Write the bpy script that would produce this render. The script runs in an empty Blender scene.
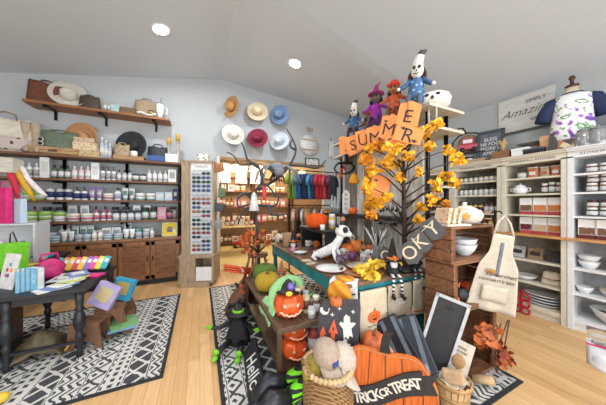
import bpy, math, random
from mathutils import Matrix, Vector, Euler
random.seed(7)
R = math.radians
C = bpy.context.scene.collection
# ------------------------------------------------------------------ camera numbers
F = 222.0; PX = 303.0; PY = 204.0; EYE = 1.45; TH = R(24.9)
CS, SN = math.cos(TH), math.sin(TH)
def W(px, py, z=None, X=None, Y=None, d=None):
    """measured point of the photograph -> place in the shop (metres), on a known height, wall plane or distance"""
    u = (px-PX)/F; v = (PY-py)/F
    if d is None:
        if z is not None: d = (z-EYE)/v
        elif X is not None: d = X/(SN+u*CS)
        elif Y is not None: d = Y/(CS-u*SN)
    return Vector((d*(SN+u*CS), d*(CS-u*SN), EYE+v*d))
def face(p, off=0): return math.atan2(p[1], p[0])-math.pi/2+off
def XatY(px, Y): return W(px, 200, Y=Y).x
def YatX(px, X): return W(px, 200, X=X).y
# ------------------------------------------------------------------ materials
def lin(c):
    return tuple(((x/255)/12.92 if x/255 <= .04045 else (((x/255)+.055)/1.055)**2.4) for x in c)+(1,)
_m = {}
def mat(rgb, rough=.6, metal=0, var=.12, scale=18, bump=0, kind='noise', emit=0, alpha=1, rgb2=None, trans=0, stretch=(1,1,1), sheen=0):
    key = (tuple(rgb), rough, metal, var, scale, bump, kind, emit, alpha, rgb2, trans, stretch, sheen)
    if key in _m: return _m[key]
    m = bpy.data.materials.new('%s_%d_%d_%d' % ((kind,)+tuple(int(c) for c in rgb))); m.use_nodes = True
    nt = m.node_tree; N = nt.nodes; L = nt.links; b = N['Principled BSDF']
    b.inputs['Roughness'].default_value = rough; b.inputs['Metallic'].default_value = metal
    tc = N.new('ShaderNodeTexCoord'); mp = N.new('ShaderNodeMapping'); mp.inputs['Scale'].default_value = stretch
    L.new(tc.outputs['Object'], mp.inputs[0])
    c1 = lin(rgb)
    if rgb2: c2 = lin(rgb2)
    else: c2 = tuple(x*(1-var*2) for x in c1[:3])+(1,)
    rp = N.new('ShaderNodeValToRGB'); rp.color_ramp.elements[0].color = c2; rp.color_ramp.elements[1].color = c1
    if kind in ('noise', 'wood'):
        t = N.new('ShaderNodeTexNoise'); t.inputs['Scale'].default_value = scale; t.inputs['Detail'].default_value = 4
        rp.color_ramp.elements[0].position = .3; rp.color_ramp.elements[1].position = .62; o = t.outputs['Fac']
    elif kind == 'weave':
        t = N.new('ShaderNodeTexWave'); t.inputs['Scale'].default_value = scale; t.inputs['Distortion'].default_value = 2
        t.bands_direction = 'DIAGONAL'; o = t.outputs['Fac']
    elif kind == 'spots':
        t = N.new('ShaderNodeTexVoronoi'); t.inputs['Scale'].default_value = scale; o = t.outputs['Distance']
        rp.color_ramp.elements[0].position = .28; rp.color_ramp.elements[1].position = .34
    elif kind == 'stripes':
        t = N.new('ShaderNodeTexWave'); t.inputs['Scale'].default_value = scale; t.bands_direction = 'Z'; o = t.outputs['Fac']
        rp.color_ramp.interpolation = 'CONSTANT'; rp.color_ramp.elements[1].position = .5
    L.new(mp.outputs[0], t.inputs['Vector']); L.new(o, rp.inputs[0]); L.new(rp.outputs[0], b.inputs['Base Color'])
    if bump:
        bp = N.new('ShaderNodeBump'); bp.inputs['Strength'].default_value = bump; bp.inputs['Distance'].default_value = .01
        L.new(o, bp.inputs['Height']); L.new(bp.outputs[0], b.inputs['Normal'])
    if emit:
        b.inputs['Emission Color'].default_value = c1; b.inputs['Emission Strength'].default_value = emit
    if trans: b.inputs['Transmission Weight'].default_value = trans; b.inputs['IOR'].default_value = 1.25
    if alpha < 1: b.inputs['Alpha'].default_value = alpha
    _m[key] = m; return m
def wood(rgb, rough=.55, axis='x', var=.22, scale=6, bump=.15, rgb2=None):
    s = {'x': (1, 9, 9), 'y': (9, 1, 9), 'z': (9, 9, 1)}[axis]
    return mat(rgb, rough, 0, var, scale, bump, 'wood', stretch=s, rgb2=rgb2)
# ------------------------------------------------------------------ mesh builder
class MB:
    def __init__(s, m=None): s.v = []; s.f = []; s.mi = []; s.sm = []; s.ms = []; s.cur = 0; s.T = Matrix(); s.use(m or mat((200,200,200)))
    def use(s, m):
        if m not in s.ms: s.ms.append(m)
        s.cur = s.ms.index(m); return s
    def add(s, vs, fs, sm=False):
        b = len(s.v); s.v += [tuple(s.T @ Vector(p)) for p in vs]
        for f in fs: s.f.append([i+b for i in f]); s.mi.append(s.cur); s.sm.append(sm)
        return s
    def box(s, c, d, rot=None, taper=1, tapy=None):
        hx, hy, hz = d[0]/2, d[1]/2, d[2]/2; ty = taper if tapy is None else tapy
        P = [(x*hx*(taper if z > 0 else 1), y*hy*(ty if z > 0 else 1), z*hz) for z in (-1, 1) for y in (-1, 1) for x in (-1, 1)]
        E = Euler(rot).to_matrix() if rot else None
        P = [((E @ Vector(p)) if E else Vector(p))+Vector(c) for p in P]
        return s.add(P, [(0,2,3,1), (4,5,7,6), (0,1,5,4), (2,6,7,3), (0,4,6,2), (1,3,7,5)])
    def bx(s, x0, x1, y0, y1, z0, z1): return s.box(((x0+x1)/2, (y0+y1)/2, (z0+z1)/2), (abs(x1-x0), abs(y1-y0), abs(z1-z0)))
    def lathe(s, prof, c=(0,0,0), n=14, sx=1, sy=1, rot=None, ribs=0, rib=.0, ph=0, cap=True):
        P = []; Fc = []; E = Euler(rot).to_matrix() if rot else None; c = Vector(c)
        for r, z in prof:
            for i in range(n):
                a = 2*math.pi*i/n+ph; k = 1-rib*abs(math.cos(a*ribs/2))**3 if ribs else 1
                p = Vector((r*k*math.cos(a)*sx, r*k*math.sin(a)*sy, z)); P.append((E @ p if E else p)+c)
        m = len(prof)
        for j in range(m-1):
            for i in range(n):
                k = (i+1) % n; Fc.append((j*n+i, j*n+k, (j+1)*n+k, (j+1)*n+i))
        cap = cap and prof[0] != prof[-1] and len(set(z for r, z in prof)) > 1
        if cap and prof[0][0] > 1e-4: Fc.append(tuple(range(n-1, -1, -1)))
        if cap and prof[-1][0] > 1e-4: Fc.append(tuple((m-1)*n+i for i in range(n)))
        return s.add(P, Fc, True)
    def cyl(s, p0, p1, r0, r1=None, n=10):
        return s.tube([p0, p1], [r0, r0 if r1 is None else r1], n)
    def tube(s, pts, r, n=7):
        pts = [Vector(p) for p in pts]; m = len(pts)
        if not isinstance(r, (list, tuple)): r = [r]*m
        P = []; up = None
        for i, p in enumerate(pts):
            t = (pts[min(i+1, m-1)]-pts[max(i-1, 0)])
            t = t.normalized() if t.length > 1e-9 else Vector((0,0,1))
            if up is None:
                up = Vector((0,0,1)) if abs(t.z) < .9 else Vector((1,0,0))
            a = t.cross(up); a = a.normalized() if a.length > 1e-6 else t.orthogonal().normalized()
            b = a.cross(t).normalized(); up = b
            for k in range(n):
                q = 2*math.pi*k/n; P.append(p+a*math.cos(q)*r[i]+b*math.sin(q)*r[i])
        Fc = [(j*n+i, j*n+(i+1) % n, (j+1)*n+(i+1) % n, (j+1)*n+i) for j in range(m-1) for i in range(n)]
        Fc += [tuple(range(n-1, -1, -1)), tuple((m-1)*n+i for i in range(n))]
        return s.add(P, Fc, True)
    def ball(s, c, r, n=12, m=8, rot=None):
        if not isinstance(r, (tuple, list)): r = (r, r, r)
        E = Euler(rot).to_matrix() if rot else None; c = Vector(c)
        P = []; 
        for j in range(m+1):
            a = math.pi*j/m
            for i in range(n):
                q = 2*math.pi*i/n
                p = Vector((r[0]*math.sin(a)*math.cos(q), r[1]*math.sin(a)*math.sin(q), -r[2]*math.cos(a)))
                P.append((E @ p if E else p)+c)
        Fc = []
        for j in range(m):
            for i in range(n):
                k = (i+1) % n
                if j == 0: Fc.append((j*n, (j+1)*n+k, (j+1)*n+i))
                elif j == m-1: Fc.append((j*n+i, j*n+k, (j+1)*n))
                else: Fc.append((j*n+i, j*n+k, (j+1)*n+k, (j+1)*n+i))
        return s.add(P, Fc, True)
    def prism(s, poly, y0, y1):
        """outline in x,z pushed from y0 (front) to y1 (back)"""
        n = len(poly); P = [(x, y0, z) for x, z in poly]+[(x, y1, z) for x, z in poly]
        a = sum(poly[i][0]*poly[(i+1) % n][1]-poly[(i+1) % n][0]*poly[i][1] for i in range(n))
        idx = list(range(n)) if a > 0 else list(range(n-1, -1, -1))
        Fc = [tuple(idx), tuple(n+i for i in reversed(idx))]
        for k in range(n):
            i, j = idx[k], idx[(k+1) % n]; Fc.append((j, i, n+i, n+j))
        return s.add(P, Fc)
    def grid(s, fn, nu, nv, thick=0):
        P = [fn(i/nu, j/nv) for j in range(nv+1) for i in range(nu+1)]
        Fc = [(j*(nu+1)+i, j*(nu+1)+i+1, (j+1)*(nu+1)+i+1, (j+1)*(nu+1)+i) for j in range(nv) for i in range(nu)]
        if thick:
            Q = []
            P = [Vector(p) for p in P]
            for j in range(nv+1):
                for i in range(nu+1):
                    a = P[j*(nu+1)+min(i+1, nu)]-P[j*(nu+1)+max(i-1, 0)]; b = P[min(j+1, nv)*(nu+1)+i]-P[max(j-1, 0)*(nu+1)+i]
                    nn = a.cross(b); nn = nn.normalized() if nn.length > 1e-9 else Vector((0,0,1)); Q.append(P[j*(nu+1)+i]-nn*thick)
            k = len(P); F2 = [tuple(i+k for i in reversed(f)) for f in Fc]
            rim = [i for i in range(nu+1)]+[j*(nu+1)+nu for j in range(1, nv+1)]+[nv*(nu+1)+i for i in range(nu-1, -1, -1)]+[j*(nu+1) for j in range(nv-1, 0, -1)]
            Fr = [(rim[(a+1) % len(rim)], rim[a], rim[a]+k, rim[(a+1) % len(rim)]+k) for a in range(len(rim))]
            return s.add(P+Q, Fc+F2+Fr, True)
        return s.add(P, Fc, True)
    def mesh(s, name):
        me = bpy.data.meshes.new(name); me.from_pydata(s.v, [], s.f); 
        for m in s.ms: me.materials.append(m)
        me.polygons.foreach_set('material_index', s.mi); me.polygons.foreach_set('use_smooth', s.sm); me.update(); return me
# ------------------------------------------------------------------ objects
def place(o, loc, rot):
    o.location = loc
    o.rotation_euler = rot if isinstance(rot, (tuple, list, Euler)) else (0, 0, rot)
def part(name, mb, parent, loc=(0,0,0), rot=0, label=None, bevel=0):
    me = mb.mesh(name) if isinstance(mb, MB) else mb
    o = bpy.data.objects.new(name, me); C.objects.link(o); o.parent = parent; place(o, loc, rot)
    if label: o['label'] = label
    if bevel:
        m = o.modifiers.new('Bevel', 'BEVEL'); m.width = bevel; m.segments = 2; m.limit_method = 'ANGLE'
    return o
LATE = []
def tag(o, label, cat, group=None, place_=None, key=None):
    """place_ given: label is finished at the end with an ordinal where several things are alike"""
    o['category'] = cat
    if group: o['group'] = group
    if place_: LATE.append((o, label, place_, key))
    else: o['label'] = label
    return o
def thing(name, label, cat, loc=(0,0,0), rot=0, group=None, place_=None):
    o = bpy.data.objects.new(name, None); C.objects.link(o); o.empty_display_size = .05; place(o, loc, rot)
    return tag(o, label, cat, group, place_)
def solo(name, mb, label, cat, loc=(0,0,0), rot=0, group=None, place_=None, bevel=0):
    o = part(name, mb, None, loc, rot, None, bevel); return tag(o, label, cat, group, place_)
def struct(name, mb, loc=(0,0,0), parent=None, rot=0):
    o = part(name, mb, parent, loc, rot); o['kind'] = 'structure'; return o
def dup(root, loc, rot, label=None, place_=None, group=None):
    def cp(o, par):
        c = o.copy(); C.objects.link(c); c.parent = par
        for ch in KIDS(o): cp(ch, c)
        return c
    r = cp(root, None); place(r, loc, rot)
    if group: r['group'] = group
    if place_: LATE.append((r, label, place_, None))
    elif label: r['label'] = label
    return r
def KIDS(o): return [c for c in list(C.objects) if c.parent == o]
ORD = 'first second third fourth fifth sixth seventh eighth ninth tenth eleventh twelfth thirteenth fourteenth fifteenth sixteenth seventeenth eighteenth nineteenth twentieth'.split()
def ordinal(i):
    if i < 20: return ORD[i]
    t = ['twenty', 'thirty', 'forty', 'fifty', 'sixty', 'seventy', 'eighty', 'ninety'][(i+1)//10-2]; r = (i+1) % 10
    return (t[:-1]+'ieth') if r == 0 else t+'-'+ORD[r-1]
def finish_labels():
    g = {}
    for o, l, p, k in LATE: g.setdefault((l, p), []).append(o)
    for (l, p), os in g.items():
        if len(os) == 1: os[0]['label'] = l+' '+p; continue
        bpy.context.view_layer.update()
        def sx(o):
            x, y = o.matrix_world.translation.x, o.matrix_world.translation.y
            return (x*CS-y*SN)/(x*SN+y*CS)
        os.sort(key=sx)
        for i, o in enumerate(os):
            if len(os) == 2: o['label'] = ('left-hand ', 'right-hand ')[i]+l+' '+p
            else: o['label'] = ordinal(i)+' '+l+' from the left '+p
_fonts = {}
def text(s, size, m, parent=None, loc=(0,0,0), rot=(math.pi/2,0,0), ext=.001, name='lettering', shear=0, space=1, off=0, align='CENTER'):
    cu = bpy.data.curves.new(name, 'FONT'); cu.body = s; cu.size = size; cu.extrude = ext; cu.align_x = align; cu.align_y = 'CENTER'
    cu.shear = shear; cu.space_character = space; cu.offset = off; cu.resolution_u = 3
    t = bpy.data.objects.new(name, cu); C.objects.link(t)
    dg = bpy.context.evaluated_depsgraph_get(); me = bpy.data.meshes.new_from_object(t.evaluated_get(dg))
    bpy.data.objects.remove(t); me.materials.clear(); me.materials.append(m)
    o = bpy.data.objects.new(name, me); C.objects.link(o); o.parent = parent; place(o, loc, rot); return o
# ------------------------------------------------------------------ common materials
BLK = mat((26,26,28), .5); BLKM = mat((20,20,22), .35, .6); WHT = mat((232,232,230), .5, var=.04); CRM = mat((222,214,196), .6, var=.06)
ORG = mat((232,104,28), .45, var=.12); GRY = mat((130,132,136), .6); PUR = mat((128,40,150), .5); GRN = mat((120,200,30), .6)
DWD = wood((92,60,38), .5); MWD = wood((150,102,62), .55); LWD = wood((205,168,120), .6); RWD = wood((128,78,44), .5, 'z')
CHR = mat((200,200,205), .2, 1, var=.02); GLS = mat((235,240,240), .05, trans=.9, var=.02)
# ================================================================== THE ROOM
WY = 5.2; WX = 4.32; RX = .44; XL = -4.2; YB = -3.2; JY = 5.34   # back wall, right wall, ridge, left wall, front wall
def zR(Y): return 3.08+.77*max(0, min(1, (Y-2.7)/2.5))
def ceilz(X, Y):
    if X <= RX: return 4.19-.2*(RX-X)
    return 4.19+(zR(Y)-4.19)*(X-RX)/(WX-RX)
def wallmat(rgb, sc=40):
    return mat(rgb, .85, var=.03, scale=sc, bump=.12)
WALLM = wallmat((184,188,190))
# floor: long light planks running away from the camera
def floor_mat():
    m = bpy.data.materials.new('plank_floor'); m.use_nodes = True; nt = m.node_tree; N = nt.nodes; L = nt.links; b = N['Principled BSDF']
    tc = N.new('ShaderNodeTexCoord'); mp = N.new('ShaderNodeMapping'); mp.inputs['Rotation'].default_value = (0,0,R(90))
    L.new(tc.outputs['Object'], mp.inputs[0])
    br = N.new('ShaderNodeTexBrick'); br.inputs['Scale'].default_value = 1; br.inputs['Brick Width'].default_value = 1.15; br.inputs['Row Height'].default_value = .095
    br.inputs['Mortar Size'].default_value = .0012; br.inputs['Color1'].default_value = lin((228,188,136)); br.inputs['Color2'].default_value = lin((210,166,112)); br.inputs['Mortar'].default_value = lin((150,110,72))
    br.offset = .37; L.new(mp.outputs[0], br.inputs['Vector'])
    mp2 = N.new('ShaderNodeMapping'); mp2.inputs['Scale'].default_value = (22,1.6,1); L.new(tc.outputs['Object'], mp2.inputs[0])
    no = N.new('ShaderNodeTexNoise'); no.inputs['Scale'].default_value = 2.2; no.inputs['Detail'].default_value = 5; L.new(mp2.outputs[0], no.inputs['Vector'])
    mx = N.new('ShaderNodeMixRGB'); mx.blend_type = 'MULTIPLY'; mx.inputs[0].default_value = .35
    rp = N.new('ShaderNodeValToRGB'); rp.color_ramp.elements[0].color = (.62,.5,.4,1); rp.color_ramp.elements[0].position = .3; rp.color_ramp.elements[1].position = .65
    L.new(no.outputs['Fac'], rp.inputs[0]); L.new(br.outputs['Color'], mx.inputs[1]); L.new(rp.outputs[0], mx.inputs[2]); L.new(mx.outputs[0], b.inputs['Base Color'])
    b.inputs['Roughness'].default_value = .42; return m
mb = MB(floor_mat()); mb.bx(XL, WX, YB, WY+.0, -.05, 0); struct('floor', mb)
mb = MB(mat((214,196,140), .5, var=.06, scale=5)); mb.bx(-1.5, 5.6, WY, 9.6, -.05, 0); struct('floor_back_room', mb)
cm = wallmat((212,220,229), 90)
mb = MB(cm)
def cf(u, v, x0, x1): X = x0+(x1-x0)*u; Y = YB+(WY+.2-YB)*v; return (X, Y, ceilz(X, Y))
mb.grid(lambda u, v: cf(u, v, XL-.1, RX), 4, 20, -.05); mb.grid(lambda u, v: cf(u, v, RX, WX+.15), 12, 40, -.05); 
mb.sm = [False]*len(mb.sm); struct('ceiling', mb)
# back wall with the wide opening
OX0, OX1, OZ = .36, 3.05, 2.5
def cz(x): return 4.19-.2*(RX-x) if x <= RX else 4.19-.088*(x-RX)
mb = MB(WALLM)
for poly in ([(XL,0),(OX0,0),(OX0,4.3),(XL,4.3)], [(OX0,OZ),(OX1,OZ),(OX1,4.3),(OX0,4.3)], [(OX1,0),(WX+.1,0),(WX+.1,4.3),(OX1,4.3)]): mb.prism(poly, WY, WY+.14)
struct('wall_back', mb)
mb = MB(WALLM); mb.bx(WX, WX+.14, YB, WY+.14, 0, 4.2); struct('wall_right', mb)
mb = MB(WALLM); mb.bx(XL-.14, XL, YB, WY+.14, 0, 4.2); struct('wall_left', mb)
# front wall behind the camera: unseen, with window openings added to let light in
mb = MB(WALLM)
mb.bx(XL, WX, YB-.14, YB, 0, .6); mb.bx(XL, WX, YB-.14, YB, 2.7, 4.3)
for a, b in ((XL,-3.6), (-.9,-.6), (.6,.9), (3.7,WX)): mb.bx(a, b, YB-.14, YB, .6, 2.7)
struct('wall_front', mb)
for i, (a, b) in enumerate(((-3.6,-.9), (-.6,.6), (.9,3.7))):
    mb = MB(mat((230,230,228), .5)); 
    for x in (a+.03, (a+b)/2, b-.03): mb.bx(x-.03, x+.03, YB-.1, YB-.04, .6, 2.7)
    for z in (.63, 2.67): mb.bx(a, b, YB-.1, YB-.04, z-.03, z+.03)
    struct('window_%d' % (i+1), mb)  # frames of the added, unseen light openings
# white jamb and trim of the opening
mb = MB(mat((226,228,228), .5, var=.03)); mb.bx(OX0-.02, OX0+.03, WY-.02, WY+.9, 0, OZ); struct('trim_1', mb)
mb = MB(wood((176,140,96), .6)); mb.bx(OX0, OX1, WY-.02, WY+.14, OZ-.05, OZ); struct('trim_2', mb)
# back room
BY = 8.4
mb = MB(wallmat((214,196,166)))
mb.bx(-1.5, 5.6, BY, BY+.1, 0, 3.0); struct('wall_back_room', mb)
mb = MB(wallmat((210,190,160))); mb.bx(-1.6, -1.5, WY+.14, BY, 0, 3); struct('wall_back_room_left', mb)
mb = MB(wallmat((210,190,160))); mb.bx(5.6, 5.7, WY+.14, BY, 0, 3); struct('wall_back_room_right', mb)
mb = MB(wallmat((225,215,195))); mb.bx(-1.6, 5.7, WY+.14, BY+.1, 3.0, 3.1); struct('ceiling_back_room', mb)
mb = MB(mat((120,84,56), .6)); mb.bx(-2.9, OX0-.03, WY-.02, WY, 0, .1); struct('baseboard_back', mb)
mb = MB(WHT); mb.bx(WX-.02, WX, -3, WY, 0, .1); struct('baseboard_right', mb)
# rugs ---------------------------------------------------------------
def rug_mat():
    m = bpy.data.materials.new('tribal_rug'); m.use_nodes = True; nt = m.node_tree; N = nt.nodes; L = nt.links; b = N['Principled BSDF']
    b.inputs['Roughness'].default_value = .95
    tc = N.new('ShaderNodeTexCoord'); sp = N.new('ShaderNodeSeparateXYZ'); L.new(tc.outputs['Object'], sp.inputs[0])
    def mth(op, a, b_=None, c=None):
        n = N.new('ShaderNodeMath'); n.operation = op
        for i, x in enumerate((a, b_, c)):
            if x is None: continue
            if isinstance(x, (int, float)): n.inputs[i].default_value = x
            else: L.new(x, n.inputs[i])
        return n.outputs[0]
    # noise wobble
    nz = N.new('ShaderNodeTexNoise'); nz.inputs['Scale'].default_value = 26; L.new(tc.outputs['Object'], nz.inputs['Vector'])
    wob = mth('MULTIPLY', mth('SUBTRACT', nz.outputs['Fac'], .5), .024)
    x = mth('ADD', sp.outputs[0], wob); y = mth('ADD', sp.outputs[1], wob)
    # bands across x, each .9 m cycle
    t = mth('FRACT', mth('DIVIDE', x, .62))
    def band(a, b_): return mth('MULTIPLY', mth('GREATER_THAN', t, a), mth('LESS_THAN', t, b_))
    def tri(v, per): return mth('MULTIPLY', mth('ABSOLUTE', mth('SUBTRACT', mth('FRACT', mth('DIVIDE', v, per)), .5)), 2.0)
    # zigzag stripes (dark lines on light)
    zz = mth('LESS_THAN', mth('FRACT', mth('DIVIDE', mth('ADD', x, mth('MULTIPLY', tri(y, .12), .05)), .052)), .42)
    # diamonds
    dia = mth('ADD', tri(y, .15), tri(mth('ADD', x, .02), .155)); dl = mth('MULTIPLY', mth('GREATER_THAN', dia, .78), mth('LESS_THAN', dia, 1.18))
    din = mth('LESS_THAN', dia, .32); dm = mth('MAXIMUM', dl, din)
    # dotted rows
    dots = mth('MULTIPLY', mth('LESS_THAN', tri(y, .07), .55), mth('LESS_THAN', tri(x, .06), .55))
    # big lattice (light lines on dark)
    la = mth('FRACT', mth('DIVIDE', mth('ADD', x, y), .17)); lb = mth('FRACT', mth('DIVIDE', mth('SUBTRACT', x, y), .17))
    lat = mth('SUBTRACT', 1.0, mth('MAXIMUM', mth('LESS_THAN', la, .2), mth('LESS_THAN', lb, .2)))
    dark = mth('ADD', mth('MULTIPLY', band(0, .26), zz), mth('MULTIPLY', band(.29, .47), dm))
    dark = mth('ADD', dark, mth('MULTIPLY', band(.5, .7), dots)); dark = mth('ADD', dark, mth('MULTIPLY', band(.74, .97), lat))
    for q in (.27, .48, .72, .98): dark = mth('ADD', dark, band(q, q+.012))
    dark = mth('MINIMUM', dark, 1.0)
    # dark border
    bd = mth('MAXIMUM', mth('GREATER_THAN', mth('ABSOLUTE', sp.outputs[0]), 'W'), 0) if False else None
    n2 = N.new('ShaderNodeTexNoise'); n2.inputs['Scale'].default_value = 160; L.new(tc.outputs['Object'], n2.inputs['Vector'])
    rp = N.new('ShaderNodeValToRGB'); rp.color_ramp.elements[0].color = lin((205,202,196)); rp.color_ramp.elements[1].color = lin((58,60,64))
    L.new(mth('ADD', dark, mth('MULTIPLY', mth('SUBTRACT', n2.outputs['Fac'], .5), .35)), rp.inputs[0]); L.new(rp.outputs[0], b.inputs['Base Color'])
    return m
RUG = rug_mat(); RUGD = mat((40,42,46), .95)
def rug(x0, x1, y0, y1, label):
    w, h = x1-x0, y1-y0; t = thing('area_rug', label, 'rug', ((x0+x1)/2, (y0+y1)/2, 0))
    mb = MB(RUG); mb.bx(-w/2+.03, w/2-.03, -h/2+.03, h/2-.03, .001, .009); part('woven_field', mb, t)
    mb = MB(RUGD)
    for a in (-w/2, w/2-.03): mb.bx(a, a+.03, -h/2, h/2, .001, .011)
    for a in (-h/2, h/2-.03): mb.bx(-w/2+.03, w/2-.03, a, a+.03, .001, .011)
    part('border', mb, t, label='dark border')
rug(-3.0, -.28, 2.17, 4.05, 'black and cream patterned rug under the black table with turned legs')
rug(.14, 2.38, .88, 4.14, 'black and cream patterned rug beneath the halloween display tables')
# lights --------------------------------------------------------------
def ceiling_light(X, Y, label, power=60, place_=None):
    z = ceilz(X, Y); s = .2 if X <= RX else (zR(Y)-4.19)/(WX-RX)
    t = thing('ceiling_light', label, 'ceiling light', (X, Y, z), (0, -math.atan(s), 0), 'recessed ceiling lights', place_)
    mb = MB(WHT); mb.lathe([(.1,-.004), (.125,-.012), (.13,-.001)], n=28, cap=False); pass; part('trim_ring', mb, t)
    mb = MB(mat((255,250,240), .5, emit=14)); mb.lathe([(0,-.009), (.1,-.009), (.1,-.002)], n=28); part('lamp_disc', mb, t)
    l = bpy.data.lights.new('lamp', 'AREA'); l.shape = 'DISK'; l.size = .16; l.energy = power; l.color = (.95,.975,1)
    lo = bpy.data.objects.new('lamp_glow', l); C.objects.link(lo); lo.location = (X, Y, z-.1); lo.rotation_euler = (0, -math.atan(s), 0)
    return t
for (px, py, lab) in ((161,29.5,'bright recessed ceiling light left of the ridge'), (295,63.5,'bright recessed ceiling light right of the ridge')):
    # intersect the sight line with the ceiling
    d = 1.0
    for k in range(4000):
        p = W(px, py, d=d)
        if p.z > ceilz(p.x, p.y): break
        d += .002
    ceiling_light(p.x, p.y, lab, 33)
for X, Y in ((-2.6,.6), (2.3,.3), (-.6,-1.2), (2.6,-1.6), (-2.4,-1.8)):  # extra lamps out of view, added to light the shop evenly
    ceiling_light(X, Y, 'recessed ceiling light', 31, 'behind the camera')
def area(loc, rot, sx, sy, e, col=(1,1,1)):
    l = bpy.data.lights.new('daylight', 'AREA'); l.shape = 'RECTANGLE'; l.size = sx; l.size_y = sy; l.energy = e; l.color = col
    o = bpy.data.objects.new('window_daylight', l); C.objects.link(o); place(o, loc, rot); return o
for a, b in ((-3.6,-.9), (-.6,.6), (.9,3.7)): area(((a+b)/2, YB-.3, 1.65), (R(90),0,0), b-a, 2.1, 52*(b-a), (.9,.955,1))  # area lamps added outside the openings to brighten the room
def pendant(X, Y, z, label, e):
    t = thing('pendant_lamp', label, 'lamp', (X, Y, z), 0, 'warm pendant lamps in the back room')
    mb = MB(mat((255,214,140), .5, emit=6)); mb.lathe([(.0,-.02),(.09,-.06),(.13,.02),(.1,.12),(.03,.17)], n=16); part('lamp_shade', mb, t)
    mb = MB(BLK); mb.cyl((0,0,.16), (0,0,3.0-z), .006); part('cord', mb, t)
    l = bpy.data.lights.new('warm', 'POINT'); l.energy = e; l.color = (1,.8,.52); l.shadow_soft_size = .15
    lo = bpy.data.objects.new('warm_glow', l); C.objects.link(lo); lo.location = (X, Y, z-.2)
# world & camera
w = bpy.data.worlds.new('day'); bpy.context.scene.world = w; w.use_nodes = True
w.node_tree.nodes['Background'].inputs[0].default_value = (.85,.92,1,1); w.node_tree.nodes['Background'].inputs[1].default_value = 1.0
cam = bpy.data.cameras.new('camera'); cam.sensor_width = 36; cam.lens = F/606*36; cam.shift_y = 1.5/606; cam.clip_start = .02
co = bpy.data.objects.new('camera', cam); C.objects.link(co); co.location = (0,0,EYE); co.rotation_euler = (R(90),0,-TH)
bpy.context.scene.camera = co
vs = bpy.context.scene.view_settings; vs.view_transform = 'Standard'; vs.look = 'None'; vs.gamma = 1; vs.exposure = 0; vs.use_curve_mapping = False
# ================================================================== PRODUCTS (bottles, jars, boxes)
_pm = {}; HS = 1.3
def prod_mesh(kind, h, w, c1, c2, c3):
    key = (kind, round(h,3), round(w,3), c1, c2, c3)
    if key in _pm: return _pm[key]
    c1, c2, c3 = [tuple(int(x*.76+.24*(sum(c)/3)) for x in c) for c in (c1, c2, c3)]
    b = MB(mat(c1, .35, var=.03)); cap = MB(mat(c2, .4, var=.03)); lab = MB(mat(c3, .6, var=.3, scale=90))
    r = w/2; g = r+.0012
    if kind == 'bottle':
        b.lathe([(r*.9,0),(r,h*.03),(r,h*.62),(r*.85,h*.7),(r*.35,h*.76),(r*.35,h*.8)]); cap.lathe([(r*.42,h*.8),(r*.42,h*.97),(r*.36,h)], n=10); lab.lathe([(g,h*.14),(g,h*.54)])
    elif kind == 'pump_bottle':
        b.lathe([(r*.9,0),(r,h*.03),(r,h*.6),(r*.8,h*.68),(r*.35,h*.72)]); cap.lathe([(r*.45,h*.72),(r*.45,h*.8),(r*.15,h*.81),(r*.15,h*.93),(r*.2,h*.97)], n=10); cap.box((-r*.5,0,h*.97), (r*1.5,r*.4,h*.04)); lab.lathe([(g,h*.12),(g,h*.52)])
    elif kind == 'jar':
        b.lathe([(r*.92,0),(r,h*.05),(r,h*.7),(r*.85,h*.78)]); cap.lathe([(r*.94,h*.76),(r*.96,h*.97),(r*.9,h)]); lab.lathe([(g,h*.15),(g,h*.6)])
    elif kind == 'tub':
        b.lathe([(r*.85,0),(r,h*.1),(r,h*.62)]); cap.lathe([(r*1.05,h*.6),(r*1.05,h*.96),(r*.98,h)]); lab.lathe([(g,h*.2),(g,h*.5)])
    elif kind == 'tube':
        b.grid(lambda u, v: ((u-.5)*w*(.85+.2*v), (1-v)*math.cos((u-.5)*math.pi)*-r*.7, h*.15+v*h*.85), 8, 4, .004)
        b.grid(lambda u, v: ((u-.5)*w*(.85+.2*v), (1-v)*math.cos((u-.5)*math.pi)*r*.7+.001, h*.15+v*h*.85), 8, 4, -.004)
        cap.lathe([(r*.6,0),(r*.65,h*.16)], n=10); lab.grid(lambda u, v: ((u-.5)*w*.7, (1-v*.6-.2)*-r*.7-.003, h*.4+v*h*.35), 2, 2, .001)
    elif kind == 'candle':
        b.lathe([(r*.95,0),(r,h*.04),(r,h*.85),(r*.9,h*.85),(r*.9,h*.8),(0,h*.8)]); cap.cyl((0,0,h*.8), (0,0,h), .002); lab.lathe([(g,h*.2),(g,h*.65)])
    elif kind == 'box':
        b.box((0,0,h*.5), (w,w*.6,h)); cap.box((0,0,h+.001), (w*.98,w*.58,.003)); lab.box((0,-w*.3-.0006,h*.55), (w*.7,.0014,h*.5))
    elif kind == 'carton':
        b.box((0,0,h*.5), (w,.06,h)); cap.box((0,-.0305,h*.1), (w,.0015,h*.2)); lab.ms.clear(); lab.use(mat(c3, .5, kind='spots', scale=30, rgb2=(226,214,190))); lab.box((0,-.0307,h*.4), (w*.9,.0016,h*.36))
    elif kind == 'bag':
        b.grid(lambda u, v: ((u-.5)*w*(1-.1*v), -w*.25*math.sin(u*math.pi)*(1-v), v*h), 6, 5, .003); b.grid(lambda u, v: ((u-.5)*w*(1-.1*v), w*.25*math.sin(u*math.pi)*(1-v), v*h), 6, 5, -.003)
        cap.box((0,0,h*.96), (w*.92,.012,h*.08)); lab.box((0,-w*.25*.75,h*.4), (w*.5,.02,h*.3))
    _pm[key] = (b.mesh(kind), cap.mesh('lid'), lab.mesh('paper_label')); return _pm[key]
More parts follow.
